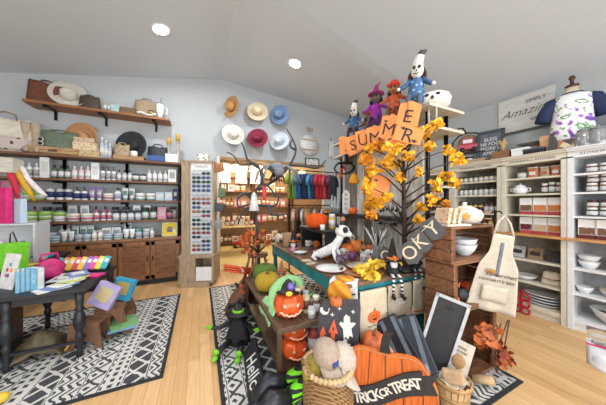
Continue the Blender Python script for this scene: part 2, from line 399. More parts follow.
CAPN = {'bottle': 'cap', 'pump_bottle': 'pump', 'jar': 'lid', 'tub': 'lid', 'tube': 'cap', 'candle': 'wick', 'box': 'flap', 'carton': 'printed_band', 'bag': 'seal'}
CATN = {'bottle': 'bottle', 'pump_bottle': 'bottle', 'jar': 'jar', 'tub': 'jar', 'tube': 'tube', 'candle': 'candle', 'box': 'box', 'carton': 'box', 'bag': 'bag'}
CN = {(235,235,232): 'white', (236,225,205): 'cream', (165,214,90): 'lime green', (70,150,70): 'green', (120,180,170): 'aqua', (215,110,140): 'pink', (235,190,190): 'pale pink',
      (60,60,64): 'black', (40,60,130): 'dark blue', (150,120,190): 'lilac', (200,60,60): 'red', (235,190,70): 'yellow', (120,80,50): 'brown', (170,190,210): 'pale blue', (110,30,40): 'dark red', (180,180,182): 'grey', (220,120,50): 'orange', (70,110,70): 'dark green', (200,170,130): 'tan'}
IC = {v: k for k, v in CN.items()}
def product(kind, col, cap, lab, h, w, loc, rz, where, group):
    ms = prod_mesh(kind, h, w, IC[col], IC[cap], IC[lab])
    o = part(kind, ms[0], None, loc, rz); part(CAPN[kind], ms[1], o); part('paper_label' if kind != 'candle' else 'wrap', ms[2], o)
    d = {'pump_bottle': 'pump bottle', 'carton': 'printed carton', 'bag': 'packet', 'box': 'small box', 'tube': 'squeeze tube', 'candle': 'candle glass', 'tub': 'wide tub'}.get(kind, kind)
    desc = col+' '+d if cap == col or kind in ('candle', 'carton', 'box', 'bag') else cap+'-topped '+col+' '+d
    return tag(o, desc, CATN[kind], group, where)
def row(x0, x1, fn, specs, where, group, gap=.008, rz=0):
    """fills a shelf run: fn(s) -> location at distance s along it; specs cycled as (kind, body, cap, label, h, w, how many)"""
    s = x0; i = 0
    while True:
        for (kind, col, cap, lab, h, w, n) in specs:
            if HS != 1: h *= HS; w *= 1.06
            for k in range(n):
                if s+w > x1: return
                product(kind, col, cap, lab, h, w, fn(s+w/2), rz+random.uniform(-.12,.12), where, group); s += w+gap+random.random()*.006
        if not specs: return
# ================================================================== LEFT WALL UNIT
UF = 4.79; UB = 5.19; UR = -.34; UL = -3.1
ZS = [1.165, 1.515, 1.86, 2.235]
t = thing('wall_shelving', 'long pipe and plank shelving unit standing on the wooden cabinet top', 'shelving', (UR, UB, 0))
PLK = wood((126,86,58), .55, 'x')
for z in ZS:
    mb = MB(PLK); mb.bx(UL-UR, 0, UF+.02-UB, -.01, z-.035, z); part('shelf_board', mb, t, bevel=.004)
for x in (-2.98, -2.1, -1.24, -.36):
    mb = MB(BLKM); mb.cyl((x-UR, -.03, .84), (x-UR, -.03, 2.2), .024)
    for z in ZS[:-1]: mb.cyl((x-UR,-.035,z-.05),(x-UR,-.33,z-.05), .018); mb.ball((x-UR,-.33,z-.05),.024,8,6)
    part('pipe_upright', mb, t)
mb = MB(BLKM); mb.cyl((-.02,-.37,.84), (-.02,-.37,2.2), .018); part('pipe_upright', mb, t)
# worktop and cabinets below
mb = MB(wood((150,104,66), .45, 'x')); mb.bx(UL, UR+.02, 4.75, 5.19, .8, .84)
solo('worktop', mb, 'long brown wooden worktop over the base cabinets on the left wall', 'worktop', bevel=.005)
CABW = wood((150,98,60), .45, 'z', .3); CABD = wood((136,86,50), .5, 'x', .3)
def base_cab(x1, lab):
    w = .93; t = thing('base_cabinet', lab, 'cabinet', (x1-w/2, 4.97, 0), 0, 'wooden base cabinets')
    mb = MB(CABW); mb.bx(-w/2, w/2, -.19, .2, .09, .795); mb.use(BLK).bx(-w/2+.02, w/2-.02, -.15, .2, 0, .09); part('body', mb, t)
    for s in (-1, 1):
        c = s*w/4; hw = w/4-.012
        mb = MB(CABD); mb.bx(c-hw, c+hw, -.205, -.192, .11, .78)
        mb.use(CABW)
        for a, b, z0, z1 in ((c-hw, c-hw+.06, .11, .78), (c+hw-.06, c+hw, .11, .78), (c-hw, c+hw, .11, .18), (c-hw, c+hw, .71, .78)): mb.bx(a, b, -.222, -.205, z0, z1)
        d = part('door', mb, t, bevel=.003)
        mb = MB(BLKM); mb.cyl((c-s*(hw-.03), -.24, .44), (c-s*(hw-.03), -.24, .52), .006); mb.box((c-s*(hw-.03), -.23, .48), (.012,.02,.09)); part('handle', mb, d)
base_cab(UR, 'wooden two-door base cabinet beside the sunglasses rack')
base_cab(UR-.935, 'wooden two-door base cabinet behind the black table')
base_cab(UR-1.87, 'wooden two-door base cabinet at the left edge of the view')
def shelfloc(z, y=4.93): return lambda s: (s, y+random.uniform(-.01,.01), z)
G = ('bottles and jars on the top shelf', 'bottles and jars on the second shelf', 'bottles and jars on the third shelf', 'bottles and jars on the wooden worktop')
PL = ('on left unit top shelf', 'on left unit second shelf', 'on left unit third shelf', 'on the wooden worktop')
S = .155
sh4 = [('pump_bottle','grey','white','white',.17,.06,2),('bottle','white','white','grey',.18,.07,3),('box','white','pale blue','white',.25,.1,1),('bottle','dark green','black','white',.17,.065,3),('bottle','pale pink','white','white',.17,.07,3),('box','white','pale blue','white',.22,.1,1),
       ('pump_bottle','white','black','grey',.18,.06,3),('bottle','grey','black','white',.15,.06,3),('candle','black','black','white',.12,.09,2),('bottle','white','cream','white',.17,.07,4),('box','white','white','grey',.19,.12,1),('box','pale blue','white','white',.13,.11,2),('pump_bottle','white','yellow','white',.2,.06,3)]
row(XatY(4,4.93), UR-.05, shelfloc(ZS[2]), sh4, PL[0], G[0])
sh3 = [('tub','lime green','lime green','white',.11,.12,2),('candle','white','white','dark blue',.16,.09,3),('pump_bottle','white','black','dark blue',.17,.08,2),('tube','lilac','white','white',.17,.08,2),('tub','white','cream','pink',.09,.13,1),('bottle','white','black','pale blue',.17,.09,1),('tube','white','aqua','aqua',.17,.08,2),
       ('tub','aqua','white','white',.1,.14,2),('box','pale blue','white','white',.12,.12,2),('tube','dark blue','lilac','white',.17,.07,3),('pump_bottle','white','white','pale blue',.17,.07,1),('tube','green','lime green','white',.18,.07,3),('box','cream','white','pink',.13,.15,2),('bottle','red','white','white',.14,.07,1),('tube','pale pink','pink','white',.17,.08,2)]
row(XatY(22,4.93), UR-.05, shelfloc(ZS[1]), sh3, PL[1], G[1])
sh2 = [('tub','white','lime green','lime green',.13,.15,2),('tub','white','lime green','white',.12,.14,1),('tub','white','cream','pink',.1,.15,2),('bottle','white','pink','pink',.14,.07,3),('jar','pale blue','black','white',.13,.09,4),('jar','dark green','black','white',.17,.1,2),('box','pink','white','pale pink',.17,.13,1),
       ('candle','black','white','pink',.15,.09,2),('box','black','black','green',.19,.1,2),('candle','pink','white','white',.15,.1,2),('box','white','white','pale blue',.22,.13,1),('bottle','lilac','white','white',.15,.07,1),('box','white','white','grey',.2,.12,1)]
row(XatY(24,4.93), UR-.05, shelfloc(ZS[0]), sh2, PL[2], G[2])
sh1 = [('tub','pale blue','white','white',.12,.13,2),('bottle','white','grey','pale blue',.2,.07,2),('tube','white','white','aqua',.19,.08,3),('candle','cream','white','pink',.14,.09,1),('box','white','pale blue','grey',.15,.12,2),('pump_bottle','pale blue','white','white',.2,.07,2),('tub','white','aqua','aqua',.13,.12,1)]
row(XatY(30,4.93), UR-.42, shelfloc(.84, 4.99), sh1, PL[3], G[3])
sh1b = [('tub','white','pale blue','aqua',.08,.12,2),('tube','white','aqua','white',.13,.07,2),('candle','pale blue','white','grey',.1,.09,2),('bottle','white','cream','cream',.13,.06,2)]
row(XatY(40,4.93), UR-.42, shelfloc(.84, 4.85), sh1b, 'at front of wooden worktop', G[3])
# second, rear line on two shelves
row(UL+.2, UR-.06, shelfloc(ZS[0], 5.07), [('box','white','grey','pale blue',.2,.1,2),('bottle','pink','black','white',.19,.07,2),('jar','grey','black','white',.18,.1,2)], 'at the back of the third shelf', 'back line of the third shelf', gap=.05)
# yellow framed picture on the counter
t = thing('framed_picture', 'square yellow framed botanical picture leaning at the right end of the wooden worktop', 'picture', (-.52, 4.88, .84), (R(-6),0,0))
mb = MB(mat((214,204,172), .6)); 
for a in (-.125, .105): mb.bx(a, a+.02, -.01, .01, 0, .27)
for z in (0, .25): mb.bx(-.125, .125, -.01, .01, z, z+.02)
part('frame', mb, t)
mb = MB(mat((222,196,40), .6, kind='spots', scale=9, rgb2=(240,232,190))); mb.bx(-.105, .105, -.004, .006, .02, .25); part('print', mb, t)
mb = MB(GRY); mb.lathe([(.04,.0),(.05,.05),(.03,.1)], (0,-.006,.08), n=10, sy=.08); part('motif', mb, t)
HS = 1
# ================================================================== RIGHT CABINETS
def hutch(y0, y1, col, label, sign=True):
    t = thing('display_hutch', label, 'cabinet', (3.92, (y0+y1)/2, 0), R(-90), 'tall kitchen food display cabinets'); w = abs(y1-y0)-.006; h = w/2; D = .38
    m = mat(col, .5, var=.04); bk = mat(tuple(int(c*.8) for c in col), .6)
    # local: x along the wall, +y into the wall
    mb = MB(m)
    for s in (-1, 1): mb.bx(s*h, s*(h-.03), 0, D, 0, 2.05); mb.bx(s*h, s*(h-.045), -.012, .01, 0, 2.0)
    mb.bx(-h+.03, h-.03, 0, D, .08, .13); mb.bx(-h+.03, h-.03, .02, .04, 0, .08); part('carcass', mb, t)
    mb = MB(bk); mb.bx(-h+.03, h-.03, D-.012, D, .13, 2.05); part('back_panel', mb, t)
    for z in (.42, .71, 1.31, 1.585, 1.8): mb = MB(m); mb.bx(-h+.031, h-.031, .01, D-.015, z-.022, z); part('shelf', mb, t)
    mb = MB(m); mb.bx(-h, h, -.012, D, 1.985, 2.06); mb.bx(-h-.0, h+.0, -.04, D, 2.06, 2.085); mb.bx(-h, h, -.055, D, 2.085, 2.1); c = part('cornice', mb, t)
    if sign: text('STONEWALL KITCHEN', .038, mat((60,60,62)), c, (0,-.0135,2.022), space=1.15 if w > .6 else 1.0, name='maker_sign')
    mb = MB(wood((214,160,96), .45, 'x')); mb.bx(-h, h, -.06, D, 1.03, 1.055); part('wood_ledge', mb, t)
    return t
YC = [.42, 1.06, 1.69, 2.37, 3.0]
hutch(YC[0], YC[1], (226,228,230), 'white display hutch with the wooden ledge nearest the right edge')
hutch(YC[1], YC[2], (214,207,190), 'cream display hutch with two shelves of pancake mix boxes')
hutch(YC[2], YC[3], (214,207,190), 'cream display hutch of jars partly behind the wooden crates')
hutch(YC[3], YC[4], (214,207,190), 'cream display hutch farthest away, behind the central rack')
def rl(z, depth=.1): return lambda s: (3.92+depth, s, z)
HB = R(-90)
def rrow(bay, z, specs, depth=.1, group=None, gap=.006, where=None, lim=None):
    y0, y1 = YC[bay]+.06, YC[bay+1]-.05
    if lim: y1 = lim
    bn = ['of white hutch', 'of pancake mix hutch', 'of jar hutch', 'of farthest hutch'][bay]
    sn = {1.8: 'top shelf', 1.585: 'second shelf', 1.31: 'third shelf', 1.055: 'wooden ledge', .71: 'upper lower shelf', .42: 'middle lower shelf'}[z]
    row(y0, y1, rl(z, depth), specs, (where or sn)+' '+bn if where else 'on '+sn+' '+bn, group or 'goods on the '+sn+' '+bn, gap, HB)
jw = [('jar','dark red','black','white',.1,.075,9)]; jd = [('jar','brown','cream','white',.11,.07,9)]
for bay in (2, 3):
    rrow(bay, 1.8, [('jar','tan','black','white',.1,.062,9)]); rrow(bay, 1.585, [('jar','cream','black','white',.12,.062,9)]); rrow(bay, 1.31, [('bottle','brown','black','white',.19,.06,3),('jar','yellow','black','dark red',.16,.065,3)]); rrow(bay, 1.055, [('bottle','yellow','black','cream',.18,.07,2),('bottle','dark red','black','white',.18,.07,2)])
rrow(1, 1.8, [('bag','orange','cream','white',.13,.11,1),('bag','tan','white','orange',.13,.09,1),('bag','orange','cream','white',.14,.11,1),('candle','grey','white','white',.09,.09,2),('jar','cream','white','white',.09,.07,1)])
rrow(1, 1.585, [('jar','dark red','white','white',.13,.058,1),('jar','black','white','white',.14,.058,1),('jar','dark red','white','white',.13,.058,2)], lim=1.36)
rrow(1, 1.31, [('carton','white','red','orange',.22,.125,2),('carton','white','red','brown',.22,.125,1),('carton','white','red','yellow',.22,.125,9)])
rrow(1, 1.055, [('carton','white','red','orange',.22,.125,1),('carton','white','red','tan',.22,.125,1),('carton','white','red','dark red',.22,.125,1),('carton','white','red','orange',.22,.125,9)])
rrow(0, 1.8, [('jar','dark red','white','white',.1,.085,9)])
rrow(0, 1.585, [('jar','brown','white','white',.1,.085,9)]); 
row(YC[0]+.06, YC[1]-.06, rl(1.686, .1), [('jar','dark red','white','white',.09,.085,9)], 'stacked on second shelf, white hutch', 'stacked jars in the white hutch', .006, HB)
rrow(0, 1.31, [('jar','black','white','white',.1,.085,9)]); row(YC[0]+.06, YC[1]-.06, rl(1.411, .1), [('jar','dark red','black','white',.09,.085,9)], 'stacked on third shelf, white hutch', 'stacked jars in the white hutch', .006, HB)
rrow(0, 1.055, [('carton','white','brown','dark red',.22,.12,1),('carton','white','dark red','brown',.22,.125,9)])
# teapot on second shelf of bay 1
def bowl(r, h, m, label, loc, cat='bowl', group=None, pl=None, rot=0, m2=None, n=22, sy=1):
    t = thing(cat.replace(' ', '_'), label, cat, loc, rot, group, pl)
    mb = MB(m); mb.lathe([(r*.45,0),(r*.5,h*.05),(r*.8,h*.45),(r,h),(r*.95,h*1.0),(r*.75,h*.5),(r*.42,h*.12),(0,h*.1)], n=n, sy=sy); part('basin', mb, t)
    if m2: mb = MB(m2); mb.lathe([(r*1.0,h*.97),(r*1.025,h*1.0),(r*1.0,h*1.03),(r*.95,h*1.02)], n=n, sy=sy, cap=False); part('rim', mb, t)
    return t
POR = mat((228,229,230), .25, var=.03)
t = thing('sugar_pot', 'small white ceramic pot with knob lid on the second pancake hutch shelf', 'pot', (4.02, 1.52, 1.585), R(-90))
mb = MB(POR); mb.lathe([(.05,0),(.075,.03),(.08,.07),(.06,.1)]); part('body', mb, t)
mb = MB(POR); mb.lathe([(.062,.1),(.04,.125),(.01,.13),(.015,.145),(0,.15)]); part('lid', mb, t)
for s in (-1, 1):
    mb = MB(POR); mb.tube([(s*.07,0,.085),(s*.105,0,.075),(s*.105,0,.045),(s*.074,0,.035)], .008); part('handle', mb, t)
# lower shelves: white bowls, napkins, platters
lw = 'on the lower shelf of the white hutch'
for k, (y, z, r, l) in enumerate(((.93,.711,.085,'white berry bowl at the bottom of the left stack'),(.93,.775,.088,'white berry bowl on top of the left stack'),(.68,.711,.1,'round white lidded casserole bowl on the right'))):
    bowl(r, .085 if k < 2 else .13, POR, l+' in the white hutch', (4.06, y, z), group='white bowls in the white hutch', m2=POR)
for k, (y, dx) in enumerate(((.96,.0),(.8,.06),(.72,-.06),(.6,.03))):
    bowl(.07, .075, POR, ['white ramekin nearest the hutch side', 'white ramekin holding a wooden spoon', 'white ramekin in the middle of the shelf front', 'white ramekin farthest right on the shelf'][k], (4.05+dx, y, .421), group='ramekins on the middle lower shelf', m2=POR)
mb = MB(LWD); mb.cyl((-.1,0,.09), (.09,0,.1), .008); mb.ball((.11,0,.1), (.03,.02,.008)); solo('wooden_spoon', mb, 'wooden spoon lying across the white ramekins', 'spoon', (4.02,.72,.42), R(80))
bowl(.2, .15, POR, 'large white oval bowl of dark pinecones on the lowest hutch shelf', (4.1, .73, .131), m2=POR)
for k in range(9):
    mb = MB(mat((92,72,58), .8, bump=.4)); mb.lathe([(.005,0),(.024,.012),(.028,.03),(.02,.05),(.0,.065)], n=10, ribs=5, rib=.3)
    solo('pinecone', mb, 'brown pinecone', 'pinecone', (4.1+random.uniform(-.1,.1), .73+random.uniform(-.12,.12), .222), (random.uniform(-1,1),random.uniform(-1,1),0), 'pinecones in the oval bowl', 'in the white bowl on the lowest shelf')
# bay1 lower
def napkins(y, z, col, lab):
    t = thing('packet', lab, 'packet', (4.05, y, z), (R(-12),0,R(-90)), 'packets on the upper lower shelf')
    mb = MB(mat(col, .7, kind='spots', scale=25, var=.25)); mb.bx(-.075,.075,-.02,.02,0,.15); part('body', mb, t, bevel=.006)
    mb = MB(mat((60,54,50), .5)); mb.bx(-.05,.05,-.0225,-.0205,.05,.1); part('paper_label', mb, t)
napkins(1.56, .712, (188,190,190), 'grey patterned packet at the left of the pancake hutch lower shelf')
napkins(1.38, .712, (152,124,98), 'brown patterned packet in the middle of the pancake hutch lower shelf')
napkins(1.2, .712, (60,58,60), 'black packet with straps at the right of the pancake hutch lower shelf')
bowl(.13, .06, POR, 'white scalloped dish with handles on the middle shelf', (4.07, 1.49, .421), cat='dish', m2=POR)
t = thing('linen_bundle', 'tied cream linen bundle standing beside the white scalloped dish', 'linen', (4.05,1.22,.421), R(-90)); mb = MB(mat((214,204,184), .8, bump=.2)); mb.box((0,0,.085),(.2,.09,.17), taper=.75); part('folded_cloth', mb, t, bevel=.02); mb = MB(MWD); mb.tube([(-.09,-.047,.09),(0,-.052,.075),(.09,-.047,.09)], .005); part('twine', mb, t)
for k in range(4):
    mb = MB(POR); mb.lathe([(.1,0),(.15,.012),(.19,.03),(.185,.034),(.14,.018),(0,.012)], n=24, sx=1.0, sy=.75)
    solo('platter', mb, ['lowest','second from bottom','third from bottom','topmost'][k]+' white oval platter in the stack on the bottom hutch shelf', 'platter', (4.1,1.32,.131+k*.036), R(-90), 'stacked platters')
# ================================================================== PLANK SHELF, HATS, TOP-OF-UNIT GOODS
t = thing('wall_shelf', 'long brown plank shelf on black brackets high on the left wall', 'shelf', (-1.5, WY, 3.06))
mb = MB(wood((158,104,60), .5, 'x')); mb.bx(-.96, .98, -.34, 0, -.04, 0); part('plank', mb, t, bevel=.004)
for x in (-.72, -.05, .72):
    mb = MB(BLKM); mb.box((x,-.16,-.05), (.035,.3,.02)); mb.box((x,-.012,-.12), (.035,.02,.14)); mb.ball((x,-.3,-.06), (.03,.03,.03), 10, 6); part('bracket', mb, t)
def hat(rb, hc, col, band, label, loc, rot, group=None, ob=.14, wide=1.0):
    t = thing('sun_hat', label, 'hat', loc, rot, group); m = mat(col, .85, bump=.15, var=.08, scale=30)
    rc = rb*.48
    mb = MB(m); mb.lathe([(rc*.98,.004),(rb*.75,.0),(rb*.95,rb*ob*.6),(rb,rb*ob),(rb*.99,rb*ob+.004),(rb*.75,.006),(rc,.01)], n=32, sx=wide)
    part('brim', mb, t)
    mb = MB(m); n = 24; prof = [(rc,.004),(rc*.93,hc*.5),(rc*.84,hc*.85),(rc*.66,hc*1.0),(rc*.35,hc*.8),(0,hc*.68)]; mb.lathe(prof, n=n, sx=wide, sy=.9)
    mb.v = [(x*(1-.28*max(0, z/hc) if y < 0 else x and 1)*1, y, z) if False else (x*(1-.35*max(0, z/hc)*max(0, -y/rc)), y, z) for x, y, z in mb.v]
    cr = part('crown', mb, t)
    mb = MB(mat(band, .7)); mb.lathe([(rc*1.01,.008),(rc*1.0,hc*.22)], n=n, sx=wide, sy=.91); part('hat_band', mb, cr)
    return t
hs = [(232.5,107.5,(196,148,92),(120,84,50),'caramel brown wide-brim hat, upper left of the six on the wall'),
      (257.5,112.5,(222,206,176),(190,160,120),'cream wide-brim hat at the top middle of the hanging hats'),
      (280,115.5,(126,152,190),(84,104,140),'denim blue wide-brim hat hanging at the upper right'),
      (233,135.5,(226,222,210),(170,160,145),'ivory wide-brim hat hanging at the lower left'),
      (258,139,(136,40,66),(90,26,46),'burgundy wide-brim hat hanging between the white ones'),
      (280,142,(206,214,222),(170,180,192),'pale grey-blue wide-brim hat hanging at the lower right')]
for px, py, c, b, l in hs:
    p = W(px, py, Y=WY-.15); h = hat(.235, .16, c, b, l, p, (R(random.uniform(72,88)),R(random.uniform(-10,10)),R({232.5:-58,257.5:-12,280:-38,233:2,258:-22}.get(px,-16))), 'wide-brim hats hanging on the back wall', .2)
    mb = MB(BLKM); mb.cyl((0,0,-.15), (0,0,.0), .006); part('wall_peg', mb, h, (0,0,0))
# shelf-top goods on the plank (z = 3.06)
PZ = 3.062
LEA = mat((120,72,52), .45, var=.2, bump=.2)
def plank(px, dy=.17): p = W(px, 100, Y=WY-dy); return (p.x, WY-dy, PZ)
def tote(w, h, dpt, m, label, loc, rot, strapm=None, flare=1.15, cat='bag', group=None, straph=.1, name='tote_bag'):
    t = thing(name, label, cat, loc, rot, group); mb = MB(m)
    def sf(sgn): return lambda u, v: ((u-.5)*w*(1+(flare-1)*v), sgn*dpt/2*math.sin(math.pi*min(max(u,.02),.98))**.6*(1-.75*v)+sgn*.004, v*h+.012*math.sin(u*9+sgn)*v)
    mb.grid(sf(-1), 12, 8, .004); mb.grid(sf(1), 12, 8, -.004); mb.box((0,0,.006), (w*.9,dpt*.8,.01)); part('body', mb, t)
    for s in (-1, 1):
        mb = MB(strapm or m); mb.tube([(-w*.22,s*dpt*.14,h*.95),(-w*.18,s*dpt*.12,h+straph*.7),(0,s*dpt*.1,h+straph),(w*.18,s*dpt*.12,h+straph*.7),(w*.22,s*dpt*.14,h*.95)], .007); part('strap', mb, t)
    return t
tote(.36,.36,.12, LEA, 'brown leather tote leaning on the left end of the high plank shelf', plank(42), (R(-4),R(8),0), flare=1.2, straph=.05)
hat(.24,.13,(206,200,188),(186,178,162),'cream cowboy hat propped on the plank shelf beside the leather tote', Vector(plank(70,.12))+Vector((0,-.02,.2)), (R(70),R(10),R(6)), ob=.3)
tote(.3,.24,.18, mat((84,68,58), .6, kind='weave', scale=30), 'dark brown slouchy bag on the plank shelf right of the cream hat', plank(90), 0, flare=.85, straph=.02)
t = thing('canvas_print', 'pale blank canvas print leaning on the wall above the plank shelf', 'picture', plank(112,.04), (R(-4),0,0)); mb = MB(mat((190,188,186), .8, var=.1, scale=6)); mb.bx(-.22,.22,-.015,.015,0,.26); part('canvas', mb, t); mb = MB(WHT); mb.bx(-.225,.225,.014,.02,-.003,.263); part('backing', mb, t)
def giftbox(w, d, h, c, lab, loc, rot=0, group=None, c2=None, name='gift_box', cat='box', place_=None):
    t = thing(name, lab, cat, loc, rot, group, place_); mb = MB(c); mb.bx(-w/2,w/2,-d/2,d/2,0,h*.7); part('base', mb, t, bevel=.003); mb = MB(c2 or c); mb.bx(-w/2-.003,w/2+.003,-d/2-.003,d/2+.003,h*.68,h); part('lid', mb, t, bevel=.003); return t
giftbox(.12,.1,.14,mat((176,206,208),.4),'pale aqua box between jars and the brown basket on the plank shelf', plank(116,.2))
for k, px in enumerate((105,109)):
    product('jar','white','white','grey',.11,.05,plank(px,.22),0,'beside the aqua box on the plank shelf','small jars on the plank shelf')
giftbox(.22,.14,.12,mat((120,96,74),.8,kind='weave',scale=60),'woven brown lidded box on the plank shelf before the burlap bag', plank(129,.2))
tote(.4,.34,.16, mat((172,150,122), .9, bump=.3), 'tan burlap bag with handles at the right of the plank shelf', plank(147,.12), 0, flare=.9, straph=.05)
product('jar','yellow','black','black',.12,.09,plank(151,.27),0,'in front of the burlap bag on the plank shelf','jars before the burlap bag')
mb = MB(mat((220,216,206), .9)); mb.grid(lambda u, v: ((u-.5)*.3, (v-.5)*.12, .03+.015*math.sin(u*8)+.01*math.cos(v*6)), 10, 5, .028); solo('folded_towel', mb, 'rumpled white towel lying at the front of the plank shelf', 'towel', plank(147,.3))
t = thing('tumbler', 'tall white tumbler with handle at the right end of the plank shelf', 'tumbler', plank(160,.24)); mb = MB(POR); mb.lathe([(.03,0),(.034,.06),(.046,.09),(.05,.2),(.045,.2)]); part('cup', mb, t); mb = MB(POR); mb.tube([(.045,0,.17),(.085,0,.16),(.085,0,.08),(.045,0,.075)], .008); part('handle', mb, t); mb = MB(GRY); mb.lathe([(.05,.2),(.045,.215),(0,.217)]); mb.cyl((.01,0,.21),(.015,0,.3),.005); part('lid', mb, t); t.scale = (1.35,1.35,1.35)
# top of the unit (z = 2.235)
TZ = 2.237
def top(px, dy=.2): p = W(px, 150, Y=WY-dy); return (p.x, WY-dy, TZ)
t = tote(.5,.5,.12, mat((214,206,190), .9), 'cream canvas tote with brown printed lower half at the far left of the unit', top(6,.3), (0,0,.2), mat((150,120,80),.6), flare=1.05)
mb = MB(mat((190,176,168),.9,kind='spots',scale=14,rgb2=(90,60,60))); mb.grid(lambda u, v: ((u-.5)*.48, -.072*math.sin(math.pi*min(max(u,.02),.98))**.6-.008, .02+v*.2), 8, 4, .003); part('printed_panel', mb, t)
giftbox(.5,.2,.1,wood((168,120,76),.6),'low wooden box under the canvas tote at far left', (top(3,.27)[0]-.1,WY-.3,TZ), 0) if False else None
def boot(label, loc, rz):
    t = thing('cowboy_boot', label, 'boot', loc, rz, 'pair of beige cowboy boots'); m = mat((178,160,138), .8, bump=.15)
    mb = MB(m); mb.tube([(0,.03,.02),(0,.03,.08),(0,.025,.16),(0,.02,.26),(0,.02,.36)], [.035,.042,.043,.052,.062], 12); mb.tube([(0,.05,.03),(0,-.03,.045),(0,-.1,.035),(0,-.16,.022)], [.036,.042,.034,.012], 12); part('boot_upper', mb, t)
    mb = MB(mat((110,80,56))); mb.prism([(0,0)],0,0) if False else mb.box((0,-.05,.008), (.06,.2,.012)); part('sole', mb, t); mb = MB(mat((90,62,44))); mb.box((0,.05,-.0+.012), (.055,.05,.024)); part('heel', mb, t); t.scale = (1,1,1.35)
boot('beige tall cowboy boot beside the canvas tote', top(26,.27), R(24)); boot('beige tall cowboy boot beside the green purse', top(36,.25), R(28))
t = thing('wooden_crate', 'low pale wooden crate carrying the green purse', 'crate', top(58,.2)); mb = MB(wood((190,150,104),.6)); mb.bx(-.28,.28,-.13,.13,0,.012)
for z in (.02,.07): mb.bx(-.28,.28,-.145,-.13,z,z+.045); mb.bx(-.28,.28,.13,.145,z,z+.045); mb.bx(-.295,-.28,-.145,.145,z,z+.045); mb.bx(.28,.295,-.145,.145,z,z+.045)
mb.bx(-.28,.28,-.13,.13,.105,.117); part('slats', mb, t); mb = MB(DWD); mb.bx(-.05,.05,-.147,-.145,.04,.08); part('handle_slot', mb, t)
p = Vector(top(59,.2)); 
t = tote(.52,.28,.16, mat((104,118,98), .6, var=.15), 'sage green purse standing on the pale crate', p+Vector((0,0,.118)), 0, flare=.86, straph=.03)
t = thing('sunglasses', 'white round sunglasses hooked on the green purse', 'sunglasses', p+Vector((-.17,-.1,.2)), (0,0,0)); 
for s in (-1,1):
    mb = MB(WHT); mb.lathe([(.028,-.006),(.034,0),(.028,.006)], (0,0,s*.033), rot=(R(90),0,0), n=14); mb.use(BLK).lathe([(.0,-.004),(.027,-.004),(.027,.004)], (0,-.003,s*.033), rot=(R(90),0,0), n=14); part('lens', mb, t)
hat(.27,.14,(186,138,92),(120,80,50),'tan brown wide-brim hat leaning on the wall above the patterned boxes', Vector(top(83,.1))+Vector((0,0,.34)), (R(86),R(8),R(-20)), ob=.2)
fl = mat((196,172,130),.7,kind='spots',scale=28,rgb2=(150,110,80))
giftbox(.36,.2,.12,fl,'floral patterned tan box at the bottom of the short stack', top(88,.2)); giftbox(.3,.18,.12,mat((214,196,160),.7,kind='spots',scale=30,rgb2=(170,130,90)),'floral patterned cream box on top of the short stack', Vector(top(87,.2))+Vector((0,0,.122)))
giftbox(.26,.16,.08,mat((200,180,150),.7,kind='spots',scale=30,rgb2=(140,90,70)),'small tan patterned box crowning the stack before the brown hat', Vector(top(86,.2))+Vector((0,0,.245)))
for k, px in enumerate((102,106,110)): product('bottle','pale blue','white','white',.38-.05*k,.06,top(px,.2),0,'beside the patterned boxes','glass bottles on top of the unit')
hat(.27,.14,(42,44,48),(20,20,20),'black wide-brim hat propped on top of the unit', Vector(top(133,.13))+Vector((0,0,.28)), (R(84),R(5),R(-20)), ob=.22)
tote(.24,.26,.1, mat((168,146,118), .8, kind='spots', scale=20, var=.2), 'small tan patterned pouch before the black hat', top(122,.28), 0, flare=.9, straph=.04)
giftbox(.44,.16,.06,wood((184,146,100),.6),'long flat wooden tray box on top of the unit', top(130,.29))
mb = MB(WHT); mb.lathe([(.05,0),(.055,.05),(.05,.1),(.0,.11)]); solo('paper_roll', mb, 'small white paper roll in front of the black hat', 'roll', Vector(top(134,.3))+Vector((0,0,.06)))
tote(.36,.3,.14, mat((46,50,56), .5), 'black leather handbag on top of the unit above the blue books', Vector(top(158,.16)), 0, flare=.85, straph=.06)
for k in range(4):
    mb = MB(mat((52,88,150) if k % 2 == 0 else (60,100,170), .5)); mb.bx(-.14,.14,-.09,.09,0,.022); b = solo('book', mb, ['lowest','second','third','topmost'][k]+' blue book in the flat pile at the right of the unit top', 'book', (top(157,.33)[0], WY-.31, TZ+k*.024), random.uniform(-.05,.05), 'blue books on the unit'); m2 = MB(WHT); m2.bx(-.135,.142,-.085,.092,.003,.019); part('pages', m2, b)
for k, (px, h) in enumerate(((169,.42),(178,.5))):
    t = thing('candle_holder', ('shorter' if k == 0 else 'taller')+' whitewashed wooden candle holder with a yellow pillar top', 'candle holder', top(px,.28), 0, 'wooden candle holders'); mb = MB(wood((188,180,166),.7,'z')); mb.lathe([(.05,0),(.05,.02),(.022,.04),(.03,h*.4),(.02,h*.6),(.03,h*.8),(.045,h*.84)], n=12); part('turned_post', mb, t); mb = MB(mat((208,166,60),.5)); mb.lathe([(.04,h*.84),(.04,h*1.1),(.03,h*1.12),(0,h*1.11)], n=12); part('candle', mb, t)
giftbox(.2,.12,.15,WHT,'white cardboard box beside the wooden candle holders', top(172,.33))
